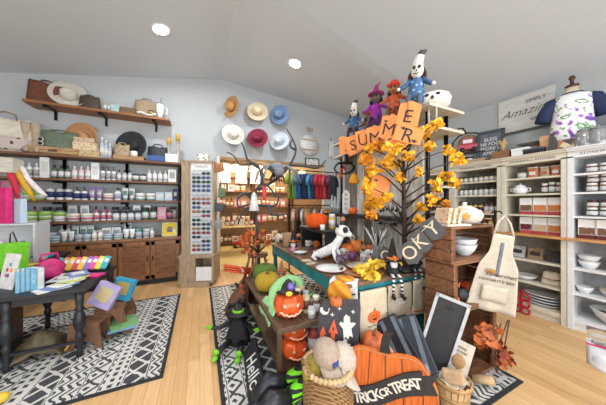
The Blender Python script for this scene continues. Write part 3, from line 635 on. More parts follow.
# ================================================================== SUNGLASSES RACK
RKP = (.0, 4.5, 0); t = thing('sunglasses_rack', 'tall grey wood rack full of sunglasses on a cabinet base', 'display rack', RKP, R(-20))
WG = wood((176,152,124), .6, 'z'); mb = MB(WG)
mb.bx(-.3,.3,-.2,.2,.06,.09); mb.bx(-.3,.3,-.2,.2,.5,.54); mb.bx(-.3,-.27,-.2,.2,.09,.5); mb.bx(.27,.3,-.2,.2,.09,.5); mb.bx(-.02,.0,-.2,.18,.09,.5); mb.bx(-.3,.3,.18,.2,.09,.5); mb.bx(-.3,-.0,-.2,-.185,.09,.5); mb.bx(-.24,.24,-.24,.24,0,.06); part('cabinet_base', mb, t)
mb = MB(WHT); mb.bx(.0,.27,-.19,-.16,.1,.34); part('drawer', mb, t, label='white drawer front')
mb = MB(mat((218,222,224),.5,var=.03)); mb.bx(-.16,.24,-.02,.1,.54,2.22); part('back_board', mb, t)
mb = MB(WG); mb.bx(-.3,-.16,-.06,.12,.54,2.22); mb.bx(.24,.27,-.06,.12,.54,2.22); mb.bx(-.3,.27,-.06,.12,2.2,2.24); part('side_post', mb, t)
mb = MB(WHT); mb.bx(-.14,.22,-.04,-.02,2.07,2.19); part('header_card', mb, t); text('SUNGLASSES', .04, mat((60,70,110)), t, (.04,-.0415,2.13), name='header_lettering')
gls = {}
def shades(c):
    if c in gls: return gls[c]
    mb = MB(mat(c, .3, var=.05))
    for s in (-1, 1):
        mb.lathe([(.0,0),(.03,.0),(.036,.003),(.03,.007),(0,.007)], (s*.04,0,0), n=10, sy=.8, rot=(R(90),0,0)); mb.box((s*.074,.03,.008), (.004,.06,.006))
    mb.box((0,0,.006), (.02,.004,.005)); gls[c] = mb.mesh('sunglasses'); return gls[c]
Mr = Matrix.Translation(RKP) @ Matrix.Rotation(R(-20), 4, 'Z')
cols = [((40,40,44),'black'),((150,110,80),'tortoise brown'),((60,80,120),'blue'),((190,190,196),'silver'),((130,50,60),'dark red'),((30,60,60),'dark green')]
rails = MB(mat((200,204,206),.4))
for i in range(19):
    z = .62+i*.077; rails.bx(-.15,.23,-.035,-.02,z-.012,z-.006)
    for x in (-.045+.0, .125):
        c, cn = random.choice(cols); p = Mr @ Vector((x, -.05, z))
        o = bpy.data.objects.new('sunglasses', shades(c)); C.objects.link(o); place(o, p, R(-20)); rw = 19-i
        tag(o, cn+' sunglasses in the '+('left' if x < 0 else 'right')+' column, '+ORD[rw-1]+' row from the top of the rack', 'sunglasses', 'sunglasses on the display rack')
part('rails', rails, t)
mb = MB(mat((214,210,200),.6,kind='spots',scale=20,rgb2=(90,80,90))); mb.bx(-.1,.1,-.008,.008,0,.13); o = solo('photo_card', mb, 'small landscape photo card on top of the sunglasses rack', 'photo', Mr @ Vector((.05,0,2.241)), (R(-4),0,R(-20))); m2 = MB(BLK); m2.bx(-.104,.104,.006,.012,-.002,.134); part('frame', m2, o)
# bags hanging on the rack's right side
for (px, py, w, h, c, l) in ((218,165,.2,.24,(176,112,64),'caramel leather purse hanging top right of the sunglasses rack'),(222,190,.13,.26,(96,120,70),'green leather crossbody bag hanging below the caramel purse'),(219,205,.2,.22,(58,62,66),'black quilted handbag hanging on the side of the sunglasses rack'),(216,222,.2,.24,(150,146,146),'grey metallic purse hanging lowest beside the sunglasses rack')):
    p = W(px, py, d=4.12); t = thing('purse', l, 'bag', p, R(-15), 'purses hanging beside the sunglasses rack'); m = mat(c, .45, var=.15, bump=.1)
    mb = MB(m); mb.box((0,0,-h*.2), (w,.06,h*.7), rot=(0,R(random.uniform(-20,20)),0)); part('body', mb, t, bevel=.02); mb = MB(m); mb.box((0,-.034,-h*.1), (w*.9,.012,h*.35), rot=(0,R(8),0)); part('flap', mb, t, bevel=.005)
    mb = MB(m); mb.tube([(-w*.4,0,.05),(-.02,0,h*.75),(.02,0,h*.75),(w*.4,0,.05)], .006); part('strap', mb, t)
# ================================================================== BACK ROOM
def back_unit(X0, X1, label, Y=8.38, zs=(.1,.8,1.35,1.9,2.4)):
    t = thing('shelving_unit', label, 'shelving', ((X0+X1)/2, Y, 0), 0, 'back room shelving'); h = (X1-X0)/2; mb = MB(wood((116,78,52),.6))
    part_ = [part('side_panel', MB(wood((116,78,52),.6)).bx(s*h, s*(h-.03), -.35, 0, 0, 2.42), t) for s in (-1,1)]
    for z in zs: mb = MB(wood((126,86,58),.6)); mb.bx(-h+.031, h-.031, -.35, -.01, z-.03, z); part('shelf', mb, t)
    mb = MB(mat((176,140,110),.7)); mb.bx(-h+.03, h-.03, -.02, 0, 0, 2.4); part('back_panel', mb, t)
    return t
back_unit(.3, 1.75, 'brown wooden shelving at left in the back room'); back_unit(1.8, 3.25, 'brown wooden shelving in the middle of the back room'); back_unit(3.3, 4.9, 'brown wooden shelving at right in the back room')
bs = [('box','pink','white','white',.24,.2,2),('bottle','white','pink','pink',.3,.12,2),('box','cream','brown','tan',.34,.2,1),('jar','pale pink','white','white',.2,.14,2),('box','brown','white','white',.3,.22,1),('tub','orange','white','cream',.2,.17,2),('bottle','brown','black','cream',.3,.11,2),('box','white','red','pink',.22,.2,1)]
for z, n in ((.1,'bottom'),(.8,'second'),(1.35,'middle'),(1.9,'top')):
    for a, b, l in ((.35,1.7,'left'),(1.85,3.2,'middle')):
        random.shuffle(bs); row(a, b, lambda s, z=z: (s, 8.18, z), bs, 'on '+n+' shelf, '+l+' back unit', 'goods on the back room shelves', .03)
t = thing('display_table', 'pale yellow painted table standing in the back room', 'table', (.95, 6.9, 0)); mb = MB(mat((222,204,150),.5)); mb.bx(-.5,.6,-.3,.3,.76,.8); part('tabletop', mb, t)
for a in (-.46,.56):
    for b in (-.26,.26): mb = MB(mat((222,204,150),.5)); mb.bx(a-.03,a+.03,b-.03,b+.03,0,.76); part('leg', mb, t)
row(.5, 1.5, lambda s: (s, 6.85, .8), [('box','cream','brown','white',.2,.14,1),('jar','tan','brown','cream',.18,.12,1),('candle','red','white','white',.2,.12,1),('bottle','grey','black','white',.24,.1,1)], 'on the pale yellow table', 'goods on the yellow table', .02)
for k, (X, c) in enumerate(((.75,'white'),(1.3,'white'),(1.8,'white'))):
    t = thing('hanging_shirt', ['white and lilac printed blouse nearest the jamb','white and pink printed blouse in the middle','white printed blouse farthest right'][k]+' hanging high in the back room', 'blouse', (X, 7.9, 2.45), 0, 'blouses hanging in the back room')
    mb = MB(mat((234,226,232),.8,kind='spots',scale=9,rgb2=((176,140,190),(220,150,160),(150,150,180))[k])); mb.prism([(-.3,.25),(-.12,.38),(.12,.38),(.3,.25),(.22,.12),(.17,.2),(.19,-.28),(-.19,-.28),(-.17,.2),(-.22,.12)], -.04, .04); part('blouse', mb, t)
    mb = MB(BLK); mb.tube([(-.2,0,.33),(0,0,.42),(.2,0,.33)], .008); mb.tube([(0,0,.42),(0,0,.5),(.03,0,.53)], .006); part('hanger', mb, t)
pendant(1.0, 7.4, 2.55, 'glowing cream pendant lamp at left in the back room', 45); pendant(1.75, 7.0, 2.5, 'glowing cream pendant lamp nearest the doorway in the back room', 60); pendant(3.3, 7.2, 2.5, 'glowing cream pendant lamp at right in the back room', 50)
t = thing('toy', 'small red wagon toy on the floor in the back room', 'toy', (1.15,7.6,0)); mb = MB(mat((200,40,50),.4)); mb.bx(-.15,.15,-.1,.1,.08,.2); part('body', mb, t)
for a in (-.1,.1): mb = MB(BLK); mb.cyl((a,-.12,.05),(a,.12,.05),.05,n=14); part('wheel', mb, t)
# ================================================================== WALL DECOR RIGHT OF THE HATS
p = W(309.5,145,Y=WY-.03); t = thing('door_hanger', 'round white wooden sign with two brown slats hanging by a bow on the back wall', 'sign', p, 0); r = .27
mb = MB(mat((226,228,230),.6)); mb.lathe([(r,-.01),(r,.01),(0,.01)], rot=(R(90),0,0), n=40); mb.lathe([(0,-.01),(r,-.01)], rot=(R(90),0,0), n=40); part('round_board', mb, t)
for z in (-.13,.13): mb = MB(LWD); mb.box((0,-.02,z),(2*math.sqrt(r*r-z*z)-.01,.014,.03)); part('slat', mb, t)
mb = MB(mat((196,170,140),.8)); mb.tube([(0,-.01,r),(0,0,r+.2)], .007)
for s in (-1,1): mb.tube([(0,-.02,r+.12),(s*.07,-.02,r+.18),(s*.08,-.02,r+.1),(0,-.02,r+.11)], .012); 
part('ribbon_bow', mb, t)
p = W(331,146,Y=WY-.03); t = thing('wall_hanging', 'small white knotted fabric hanging right of the round sign', 'wall hanging', p, 0); mb = MB(mat((222,222,224),.8)); mb.prism([(-.09,-.3),(.09,-.28),(.06,.02),(.1,.16),(0,.1),(-.1,.16),(-.06,.02)], -.02, .01); part('fabric', mb, t); mb = MB(GRY); mb.tube([(0,0,.1),(0,0,.24)], .006); part('cord', mb, t)
p = W(312,162,Y=WY-.03); t = thing('framed_print', 'small black framed print below the round white sign', 'picture', p, 0); mb = MB(BLK)
for a in (-.2,.18): mb.bx(a,a+.02,-.02,.0,-.1,.1)
for a in (-.1,.08): mb.bx(-.2,.2,-.02,.0,a,a+.02)
part('frame', mb, t); mb = MB(mat((214,214,210),.7,kind='spots',scale=16,var=.25)); mb.bx(-.18,.18,-.008,.0,-.08,.08); part('print', mb, t)
# ================================================================== GARMENT RACK
GX0, GX1, GY = 1.72, 2.9, 4.4
t = thing('garment_rack', 'black metal garment rack of colourful shirts in front of the opening', 'clothes rack', ((GX0+GX1)/2, GY, 0)); h = (GX1-GX0)/2
for s in (-1,1):
    mb = MB(BLKM); mb.cyl((s*h,0,.03),(s*h,0,2.19),.014); mb.tube([(s*h,-.25,.02),(s*h,.25,.02)], .014); part('upright', mb, t)
for z in (2.18,1.42): mb = MB(BLKM); mb.cyl((-h,0,z),(h,0,z),.012); part('rail', mb, t)
sc = [((150,170,70),'olive green'),((70,160,170),'teal'),((60,110,170),'blue'),((44,60,100),'navy'),((80,150,190),'light blue'),((50,70,120),'dark blue'),((206,50,60),'red'),((190,40,60),'crimson'),((206,80,80),'coral'),((110,50,90),'plum'),((60,60,66),'charcoal')]
shm = {}
def shirt_mesh(c, L, w=.22, patt=None):
    m = mat(c, .85, var=.18, scale=10, **(patt or {})); mb = MB(m); 
    def f(s): return lambda u, v: (s*(.022+.012*math.sin(u*14))*math.sin(math.pi*min(.97,max(.03,u))), (u-.5)*2*w*(.85+.2*v-.55*max(0,v-.86)*5), -L+v*L*.98)
    mb.grid(f(-1), 12, 8, .004); mb.grid(f(1), 12, 8, -.004)
    for s in (-1,1): mb.tube([(0,s*w*.8,-.05),(0,s*w*1.1,-.15),(0,s*w*1.12,-.26)], [.035,.04,.045], 8)
    return mb.mesh('shirt')
hm = MB(mat((150,120,90),.6)); hm.tube([(0,-.18,-.05),(0,0,.02),(0,.18,-.05)], .007); hm.tube([(0,0,.02),(0,0,.05),(0,.018,.065),(0,0,.078)], .004); hm = hm.mesh('hanger')
n = 14
for k in range(n):
    c, cn = sc[int(k*len(sc)/n)]; x = GX0+.08+k*(GX1-GX0-.16)/(n-1)
    if cn not in shm: shm[cn] = shirt_mesh(c, .56)
    t = thing('shirt', cn+' shirt', 'shirt', (x, GY, 2.115), R(random.uniform(-8,6)-52), 'shirts on the upper rail', 'on the upper rail of the garment rack')
    part('fabric', shm[cn], t); part('hanger', hm, t)
lc = [((206,190,160),'cream'),((190,120,70),'rust'),((220,214,206),'white'),((130,60,44),'brown'),((90,96,104),'grey'),((200,150,90),'tan'),((44,44,50),'black')]
for k in range(15):
    c, cn = lc[(k*3) % 7]; x = GX0+.1+k*(GX1-GX0-.2)/14
    if 'L'+cn not in shm: shm['L'+cn] = shirt_mesh(c, .62, .16)
    t = thing('scarf', cn+' long scarf', 'scarf', (x, GY-.02, 1.355), R(random.uniform(-14,6)-30), 'scarves on the lower rail', 'on the lower rail of the garment rack')
    part('fabric', shm['L'+cn], t); part('hanger', hm, t)
# ================================================================== PUMPKINS, GNOMES, DOLLS (helpers)
STM = mat((110,86,50), .7, bump=.3); GST = mat((86,96,50), .7)
def pumpkin(r, h, m, label, loc, group=None, stem=None, face_=None, ribs=9, rz=0, pl=None, eyes=BLK):
    t = thing('pumpkin', label, 'pumpkin', loc, rz, group, pl); mb = MB(m); n = ribs*4
    pr = [(0,h*.06),(r*.5,.0),(r*.85,h*.14),(r,h*.42),(r*.97,h*.62),(r*.78,h*.88),(r*.4,h*1.0),(r*.12,h*.9),(0,h*.86)]
    mb.lathe(pr, n=n, ribs=ribs, rib=.13); part('shell', mb, t)
    mb = MB(stem or STM); mb.tube([(0,0,h*.85),(0,0,h*1.02),(r*.12,0,h*1.18),(r*.22,0,h*1.25)], [r*.16,r*.1,r*.08,r*.09], 8); part('stem', mb, t)
    if face_:
        mb = MB(eyes)
        for s in (-1,1): a = s*.42; mb.lathe([(0,-.004),(r*.17,0),(0,.004)], (r*1.0*math.sin(a), -r*1.0*math.cos(a), h*.62), n=3 if face_ == 1 else 10, rot=(R(90),0,a), ph=-math.pi/2 if face_ == 1 else 0); part('eye', mb, t); mb = MB(eyes)
        pts = [(r*1.01*math.sin(a), -r*1.01*math.cos(a), h*(.36-.12*math.cos(a*2.2)+(.05 if i % 2 else 0))) for i, a in enumerate([x*.15 for x in range(-5,6)])]
        mb = MB(eyes); mb.tube(pts, r*.07, 5); part('mouth', mb, t)
    return t
STR = mat((235,235,235), .7, kind='stripes', scale=9, rgb2=(25,25,28)); STG = mat((120,215,30), .7, kind='stripes', scale=9, rgb2=(20,25,20))
def gnome(h, hatc, bodyc, label, loc, rz, legs=None, beard=(225,225,225), accent=None, legdir=-1):
    t = thing('gnome', label, 'gnome figure', loc, rz, 'halloween gnomes'); r = h*.17
    mb = MB(mat(bodyc,.8)); mb.lathe([(r*.9,0),(r,h*.08),(r*.85,h*.28),(r*.5,h*.4)], n=14); part('body', mb, t)
    mb = MB(mat(beard,.9,bump=.3)); mb.lathe([(0,h*.05),(r*.55,h*.22),(r*.6,h*.38),(r*.3,h*.44)], (0,-r*.55,0), n=12, sy=.6); part('beard', mb, t)
    mb = MB(mat((222,170,140),.6)); mb.ball((0,-r*.98,h*.4), r*.24, 10, 7); part('nose', mb, t)
    mb = MB(mat(hatc,.8,bump=.1)); mb.lathe([(r*1.5,h*.4),(r*1.5,h*.415),(r*.85,h*.43),(r*.75,h*.5),(r*.45,h*.75),(r*.15,h*.97),(0,h)], n=16); ht = part('hat', mb, t)
    if accent: mb = MB(mat(accent,.5)); mb.lathe([(r*.9,h*.43),(r*.84,h*.49)], n=16); mb.ball((0,-r*.75,h*.5), r*.28, 8, 6); part('hat_flower', mb, ht)
    for s in (-1,1):
        mb = MB(mat(hatc,.8)); mb.tube([(s*r*.7,0,h*.33),(s*r*1.1,-r*.5,h*.24),(s*r*.6,-r*1.0,h*.2)], [r*.25,r*.22,r*.2], 8); part('arm', mb, t)
        if legs:
            mb = MB(legs); mb.tube([(s*r*.45,-r*.8,h*.06),(s*r*.5,-r*1.6,h*.03),(s*r*.6,-r*1.9,-h*.12),(s*r*.7,-r*1.9,-h*.38)], r*.2, 9); lg = part('leg', mb, t)
            mb = MB(BLK); mb.tube([(s*r*.7,-r*1.85,-h*.36),(s*r*.7,-r*1.95,-h*.45),(s*r*.75,-r*2.5,-h*.47),(s*r*.78,-r*2.9,-h*.42),(s*r*.78,-r*2.95,-h*.38)], [r*.24,r*.3,r*.24,r*.12,r*.04], 9); part('boot', mb, lg)
    return t
def doll(h, headc, hatc, bodyc, legc, hairc, label, loc, rz, hat_='cone', skirt=None, sitting=True, tilt=0, skull=False):
    t = thing('halloween_doll', label, 'doll', loc, (0,R(tilt),rz), 'halloween dolls on the rack top'); r = h*.16
    mb = MB(mat(bodyc,.75,kind='spots',scale=24,rgb2=tuple(min(255,int(c*1.5+30)) for c in bodyc)) if not skirt else mat(bodyc,.7,var=.25)); mb.lathe([(r*(1.5 if skirt else 1),0),(r*1.05,h*.12),(r*.9,h*.3),(r*.85,h*.42),(r*.35,h*.52)], n=16, sy=.8, ribs=7 if skirt else 0, rib=.2); part('body', mb, t)
    mb = MB(mat(headc,.7)); mb.ball((0,-r*.1,h*.64), (r*.74,r*.74,r*.9), 14, 10); hd = part('head', mb, t)
    for s in (-1,1): mb = MB(BLK); mb.ball((s*r*.3,-r*.84,h*.67), (r*.2,r*.08,r*.24), 8, 6); part('eye', mb, hd)
    mb = MB(BLK if skull else mat((200,90,40),.5)); mb.ball((0,-r*.92,h*.6), (r*.09,r*.1,r*.12), 8, 6); part('nose', mb, hd); mb = MB(BLK); mb.tube([(-r*.35,-r*.76,h*.56),(0,-r*.86,h*.535),(r*.35,-r*.76,h*.56)], r*.05, 5); part('mouth', mb, hd)
    mb = MB(mat(hairc,.9))
    for k in range(12): a = math.pi*(.05+.9*k/11); mb.tube([(math.cos(a)*r*.7, math.sin(a)*r*.5, h*.7),(math.cos(a)*r*1.0, math.sin(a)*r*.6, h*.6),(math.cos(a)*r*1.05, math.sin(a)*r*.5, h*.48)], r*.11, 5)
    part('hair', mb, hd)
    mb = MB(mat(hatc,.7))
    if hat_ == 'cone': mb.lathe([(r*1.35,h*.74),(r*1.35,h*.755),(r*.75,h*.77),(r*.5,h*.88)], n=16); mb.tube([(0,0,h*.86),(r*.15,0,h*.98),(r*.7,0,h*1.05)], [r*.5,r*.28,r*.05], 10)
    elif hat_ == 'tall': mb.use(mat(headc,.8)); mb.tube([(0,0,h*.72),(0,0,h*.82),(r*.2,0,h*.95)], [r*.7,r*.6,r*.5], 12); mb.use(mat(hatc,.7)); mb.tube([(r*.19,0,h*.945),(r*.4,0,h*1.01),(r*.9,0,h*1.04)], [r*.5,r*.4,r*.08], 12)
    else: mb.lathe([(r*1.0,h*.74),(r*.95,h*.8),(r*.5,h*.88),(0,h*.9)], n=14); mb.ball((-r*.8,0,h*.8), (r*.5,r*.2,r*.3)); 
    part('hat', mb, hd)
    for s in (-1,1):
        mb = MB(mat(bodyc,.8)); mb.tube([(s*r*.7,0,h*.47),(s*r*1.4,-r*.2,h*.36),(s*r*1.9,-r*.6,h*.3)], [r*.32,r*.3,r*.26], 9); ar = part('arm', mb, t); mb = MB(mat(headc,.7)); mb.ball((s*r*2.0,-r*.7,h*.29), r*.24, 8, 6); part('hand', mb, ar)
        mb = MB(mat(legc,.8)); mb.tube([(s*r*.5,-r*.3,h*.06),(s*r*.6,-r*1.3,h*.06),(s*r*.7,-r*1.6,-h*.1),(s*r*.7,-r*1.6,-h*.32)], [r*.36,r*.34,r*.3,r*.26], 9); lg = part('leg', mb, t); mb = MB(BLK); mb.ball((s*r*.7,-r*1.85,-h*.34), (r*.3,r*.5,r*.22)); part('shoe', mb, lg)
    return t
# ================================================================== CENTRAL RACK (pipes, weathered boards)
RX0, RX1, RY0, RY1, RZ = 2.15, 2.5, 1.55, 3.1, 2.43
t = thing('display_rack', 'tall black pipe rack with weathered white boards in the middle of the shop', 'display rack', (RX0, RY0, 0))
for x in (0,RX1-RX0-.05):
    for y in (0, RY1-RY0): mb = MB(BLKM); mb.cyl((x,y,0),(x,y,RZ-.02),.022); mb.cyl((x,y,0),(x,y,.02),.05,n=14); part('pipe_post', mb, t)
WTH = wood((226,228,222), .8, 'z', .3, 5, .4, rgb2=(164,158,146)); WTG = wood((150,140,128), .8, 'z', .3, 5, .4)
for k in range(9): y = .08+k*.158; mb = MB(WTG if k in (5,7,8) else WTH); mb.bx(.03,.055,y,y+.152,.3,2.3); part('weathered_board', mb, t, label='weathered white plank' if k < 5 else None)
for z in (2.41, 2.2): mb = MB(wood((206,196,174),.7,'y')); mb.bx(-.14,.42,-.12,RY1-RY0+.06,z,z+.028); part('top_shelf', mb, t, label='pale whitewashed board')
for y0, y1, z in ((.25,1.75,1.3),): mb = MB(BLK); mb.bx(-.25,.028,y0,y1,z-.04,z); part('black_shelf', mb, t, label='black side shelf')
mb = MB(wood((206,196,174),.7,'y')); mb.bx(.06,.4,-.05,RY1-RY0,1.62,1.645); part('back_shelf', mb, t)
# dolls sitting on the rack edge
dz = R(-58)
doll(.43,(232,226,214),(60,62,66),(52,86,130),(70,40,44),(60,50,44),'skull-faced scarecrow doll in blue patterned coat, far left on the rack top',(2.03,YatX(354,2.03),2.5),dz,'tall',skull=True)
doll(.38,(140,100,70),(190,80,60),(110,60,50),(90,60,40),(80,60,50),'small brown witch doll with red hat behind the purple one',(2.2,YatX(369,2.2),2.46),dz,'flat')
doll(.47,(96,90,70),(150,30,100),(160,40,170),(60,40,70),(50,40,40),'witch doll in a bright purple dress and magenta hat',(2.03,YatX(376,2.03),2.49),dz,'cone',skirt=1)
doll(.42,(176,112,60),(214,60,40),(190,84,44),(110,60,40),(60,50,44),'scarecrow doll with orange-brown face and red hat',(2.03,YatX(394,2.03),2.5),dz,'flat')
doll(.5,(234,230,222),(64,64,70),(66,100,140),(80,90,110),(90,60,50),'tallest skull-faced doll in denim blue with tall pointed hat',(2.03,YatX(415,2.03),2.5),dz,'tall',skull=True,tilt=4)
# skull pumpkin cushion
p = W(434.5,102,d=2.3); t = thing('pumpkin_cushion', 'white pumpkin-shaped skull cushion with black eyes on the rack top', 'cushion', (2.24,1.56,2.44), face((2.24,1.56))); t.scale = (.95,.95,.85); mb = MB(mat((232,228,218),.85)); mb.lathe([(0,.02),(.12,0),(.175,.06),(.185,.11),(.16,.17),(.08,.2),(0,.185)], n=36, ribs=8, rib=.06); part('cushion', mb, t)
for s in (-1,1): mb = MB(BLK); mb.ball((s*.05,-.17,.125), (.022,.012,.02)); part('eye', mb, t)
mb = MB(BLK); mb.ball((0,-.178,.09), (.016,.012,.022)); part('mouth', mb, t)
mb = MB(mat((70,60,60),.7)); mb.lathe([(.05,.185),(.045,.21),(.02,.235),(0,.24)], n=10); part('stem', mb, t)
for s in (-1,1): mb = MB(mat((180,180,178),.8)); mb.tube([(s*.03,-.15,.03),(s*.035,-.2,-.1),(s*.03,-.2,-.34)], .01); part('dangling_leg', mb, t)
# SUMMER pennants
t = thing('letter_garland', 'orange bat-pattern letter pennants reading SUMMER strung under the dolls', 'garland', (1.98,2.2,2.3))
cd = []
for k, (px, py, ch, w, hh, rot, d) in enumerate(((353,142,'S',.17,.26,-14,2.62),(363,137,'U',.17,.25,-8,2.5),(375,134,'M',.19,.25,-4,2.38),(389,126,'M',.2,.28,12,2.24),(408,113,'E',.21,.25,14,2.05),(408,132,'R',.26,.17,22,1.98),(395,140,'',.18,.18,-10,2.1),(343,143,'',.1,.26,-4,2.8),(379,185,'',.2,.26,14,2.2))):
    w *= .88; hh *= .86; p = W(px, py+3, d=d)-Vector((1.98,2.2,2.3)); m = mat((240,150,84),.8,var=.05)
    pn = MB(m); q = random.uniform(-.02,.02); pn.prism([(-w/2,hh*.5),(0,hh*.58+q),(w/2,hh*.5),(w*.55,-hh*.42),(w*.1,-hh*.5),(-w*.5,-hh*.45+q)], -.004, .004)
    o = part('pennant', pn, t, p, (R(-4),R(rot),face((p.x+1.98,p.y+2.2))))
    if ch: text(ch, .17, BLK, o, (0,-.006,-.01), name='letter')
    if not ch or k % 2:
        for a, b in ((-.25,.3),(.3,-.3)):
            bt = MB(BLK); s = w*.14; bt.prism([(a*w-s,b*hh+s*.5),(a*w-s*.3,b*hh+s*.3),(a*w,b*hh+s*.7),(a*w+s*.3,b*hh+s*.3),(a*w+s,b*hh+s*.5),(a*w+s*.3,b*hh-s*.3),(a*w-s*.3,b*hh-s*.3)], -.006, -.0045); part('bat_print', bt, o)
    if k < 6: cd.append((p.x,p.y,p.z+.14))
mb = MB(BLK); mb.tube(cd, .004, 5); part('string', mb, t)
# SPOOKY pennants
t = thing('letter_garland', 'charcoal grey letter pennants ending in O K Y beside the wooden crates', 'garland', (1.75,1.3,1.1)); cd = []
for k, (px, py, ch, d) in enumerate(((386,256,'O',2.25),(410,253,'O',1.8),(420,242,'K',1.8),(433,229,'Y',1.78))):
    p = W(px, py, d=d)-Vector((1.75,1.3,1.1)); pn = MB(mat((84,84,86),.8)); pn.prism([(-.065,.085),(.065,.085),(.065,-.07),(0,-.09),(-.065,-.07)], -.004,.004); o = part('pennant', pn, t, p, (0,R(-38 if k > 0 else 20),face((p.x+1.75,p.y+1.3))))
    text(ch, .15, mat((226,206,180),.7), o, (0,-.006,0), name='letter'); cd.append((p.x,p.y,p.z+.07))
mb = MB(mat((200,190,170))); mb.tube(cd, .003, 5); part('string', mb, t)
# ------------------------------------------------------------------ autumn tree of yellow leaves
def leaf_cloud(mb, c, r, n, sz, flat=1):
    for k in range(n):
        a = random.uniform(0,6.28); b = random.uniform(-1,1); q = r*random.random()**.4; s = math.sqrt(1-b*b)
        p = Vector(c)+Vector((q*s*math.cos(a), q*s*math.sin(a), q*b*flat)); E = Euler((random.uniform(-1.3,1.3),random.uniform(-1.3,1.3),random.uniform(0,6.28))).to_matrix(); z = sz*random.uniform(.7,1.25)
        L = [(0,-.5,0),(.32,-.3,.06),(.55,.0,.1),(.28,.15,.05),(.3,.42,.05),(.0,.6,0),(-.3,.42,.05),(-.28,.15,.05),(-.55,0,.1),(-.32,-.3,.06)]
        P = [E @ (Vector(l)*z)+p for l in L]+[E @ (Vector((0,0,-.02))*z)+p]; mb.add(P, [(10,i,(i+1) % 10) for i in range(10)], False)
TB = Vector((1.80,1.54,.802)); t = thing('faux_maple_tree', 'artificial tree with golden yellow leaves standing on the teal table', 'tree', TB)
mb = MB(mat((58,40,36),.8,bump=.4)); tp = [(0,0,.0),(.005,0,.35),(-.01,0,.7),(0,.01,1.0),(.0,0,1.25)]; mb.tube(tp, [.028,.024,.02,.014,.008], 8)
cl = [(380,145,8),(392,150,9),(402,144,6),(416,139,5),(424,132,7),(436,124,6),(398,162,9),(385,166,8),(372,170,7),(368,160,7),(410,155,6),(430,146,5),(447,150,6),(457,160,6),(446,176,6),(437,186,7),(455,182,6),(433,200,5),(447,205,5),(456,213,5),(421,208,5),(368,186,7),(370,200,7),(378,203,6),(388,198,5),(418,172,4),(370,148,5),(371,215,5),(400,178,5),(419,220,4),(444,220,4)]
lv = MB(mat((250,186,36),.7,var=.16,scale=30)); lv2 = MB(mat((240,156,30),.7,var=.2,scale=30))
for k, (px, py, rr) in enumerate(cl):
    q = W(px, py, d=2.12+random.uniform(-.18,.12))-TB; zz = max(.3, min(1.2, q.z-.22)); a = Vector((0,0,zz)); mid = a*.45+q*.55+Vector((0,0,.03)); mb.tube([a, mid, q], [.009,.006,.003], 5)
    leaf_cloud(lv if k % 9 else lv2, q, rr*.0098, int(rr*4.2), .048)
part('trunk', mb, t); part('foliage', lv, t, label='golden yellow leaves'); part('foliage', lv2, t, label='deep orange leaves')
mb = MB(BLK); mb.lathe([(.09,0),(.085,.03),(.03,.05)], n=14); part('base', mb, t)
# ------------------------------------------------------------------ things hung on the rack boards
def hang(px, py, X=2.02): return W(px, py, X=X)
t = thing('leaf_garland', 'yellow leaf garland hanging straight down the weathered boards', 'garland', hang(369,195)); mb = MB(mat((240,168,30),.7,var=.15))
for k in range(9): leaf_cloud(mb, (0,0,.28-k*.07), .07, 14, .055)
part('leaves', mb, t); mb = MB(BLK); mb.tube([(0,0,-.3),(0,0,.4)], .004); part('cord', mb, t)
for px, py, l, s in ((364,157,'yellow fabric ghost ornament hanging upper right of the black hat',.16),(354,178,'yellow bell-shaped ornament hanging above the AHOY marker',.14)):
    t = thing('hanging_ornament', l, 'ornament', hang(px,py,1.98), 0, 'yellow hanging ornaments'); mb = MB(mat((236,160,30),.8,var=.12)); mb.lathe([(s*.5,-s*.55),(s*.52,-s*.35),(s*.38,.05*s),(s*.3,s*.25),(0,s*.5)], n=14, ribs=6, rib=.2); part('body', mb, t); mb = MB(BLK); mb.tube([(0,0,s*.5),(0,0,s*.9)], .003); part('string', mb, t)
t = thing('witch_hat_wreath', 'black twig wreath topped by a witch hat with orange ribbon', 'wreath', hang(344,168,2.0), R(-50)); mb = MB(mat((34,30,34),.8)); 
for q in range(5): mb.tube([((.15+random.uniform(-.015,.015))*math.cos(a*.35), random.uniform(-.02,.02), (.09+random.uniform(-.01,.01))*math.sin(a*.35)) for a in range(19)], .008, 5)
part('twig_ring', mb, t); mb = MB(BLK); mb.lathe([(.12,.07),(.12,.08),(.06,.09),(.03,.2),(0,.26)], (.02,0,0), n=14); part('witch_hat', mb, t); mb = MB(mat((190,60,70),.6)); leaf_cloud(mb, (0,-.03,-.02), .06, 12, .05); part('ribbon', mb, t); mb = MB(ORG); leaf_cloud(mb, (-.06,-.02,-.1), .05, 10, .05); part('bow', mb, t)
p = hang(346,195,1.99); t = thing('marker_sign', 'white wooden tag sign with black letters standing on the black shelf', 'sign', (2.03,YatX(346,2.03),1.302), R(-30)); mb = MB(WHT); mb.prism([(-.055,0),(.055,0),(.055,.3),(.02,.36),(-.02,.36),(-.055,.3)], -.01,.01); part('board', mb, t)
for k, ch in enumerate('AHOY'): text(ch, .07, BLK, t, (0,-.012,.29-k*.072), name='letter')
pumpkin(.07,.1,ORG,'small bright orange pumpkin at the end of the black shelf',(1.99,YatX(353,1.99),1.301))
t = thing('witch_doll', 'small doll with tall black hat hanging among the yellow leaves', 'doll', hang(377,188,1.9), R(-50)); mb = MB(BLK); mb.lathe([(.07,.0),(.07,.01),(.035,.02),(.012,.15),(0,.17)], n=12); part('hat', mb, t); mb = MB(mat((190,180,170))); mb.ball((0,0,-.03), (.03,.03,.035)); part('head', mb, t); mb = MB(ORG); mb.lathe([(.05,-.17),(.03,-.06)], n=10); part('dress', mb, t)
t = thing('bat_wreath', 'black feather bat wreath hanging on the white boards behind the tree', 'wreath', hang(389,217,2.05), R(-50)); mb = MB(mat((28,28,32),.9))
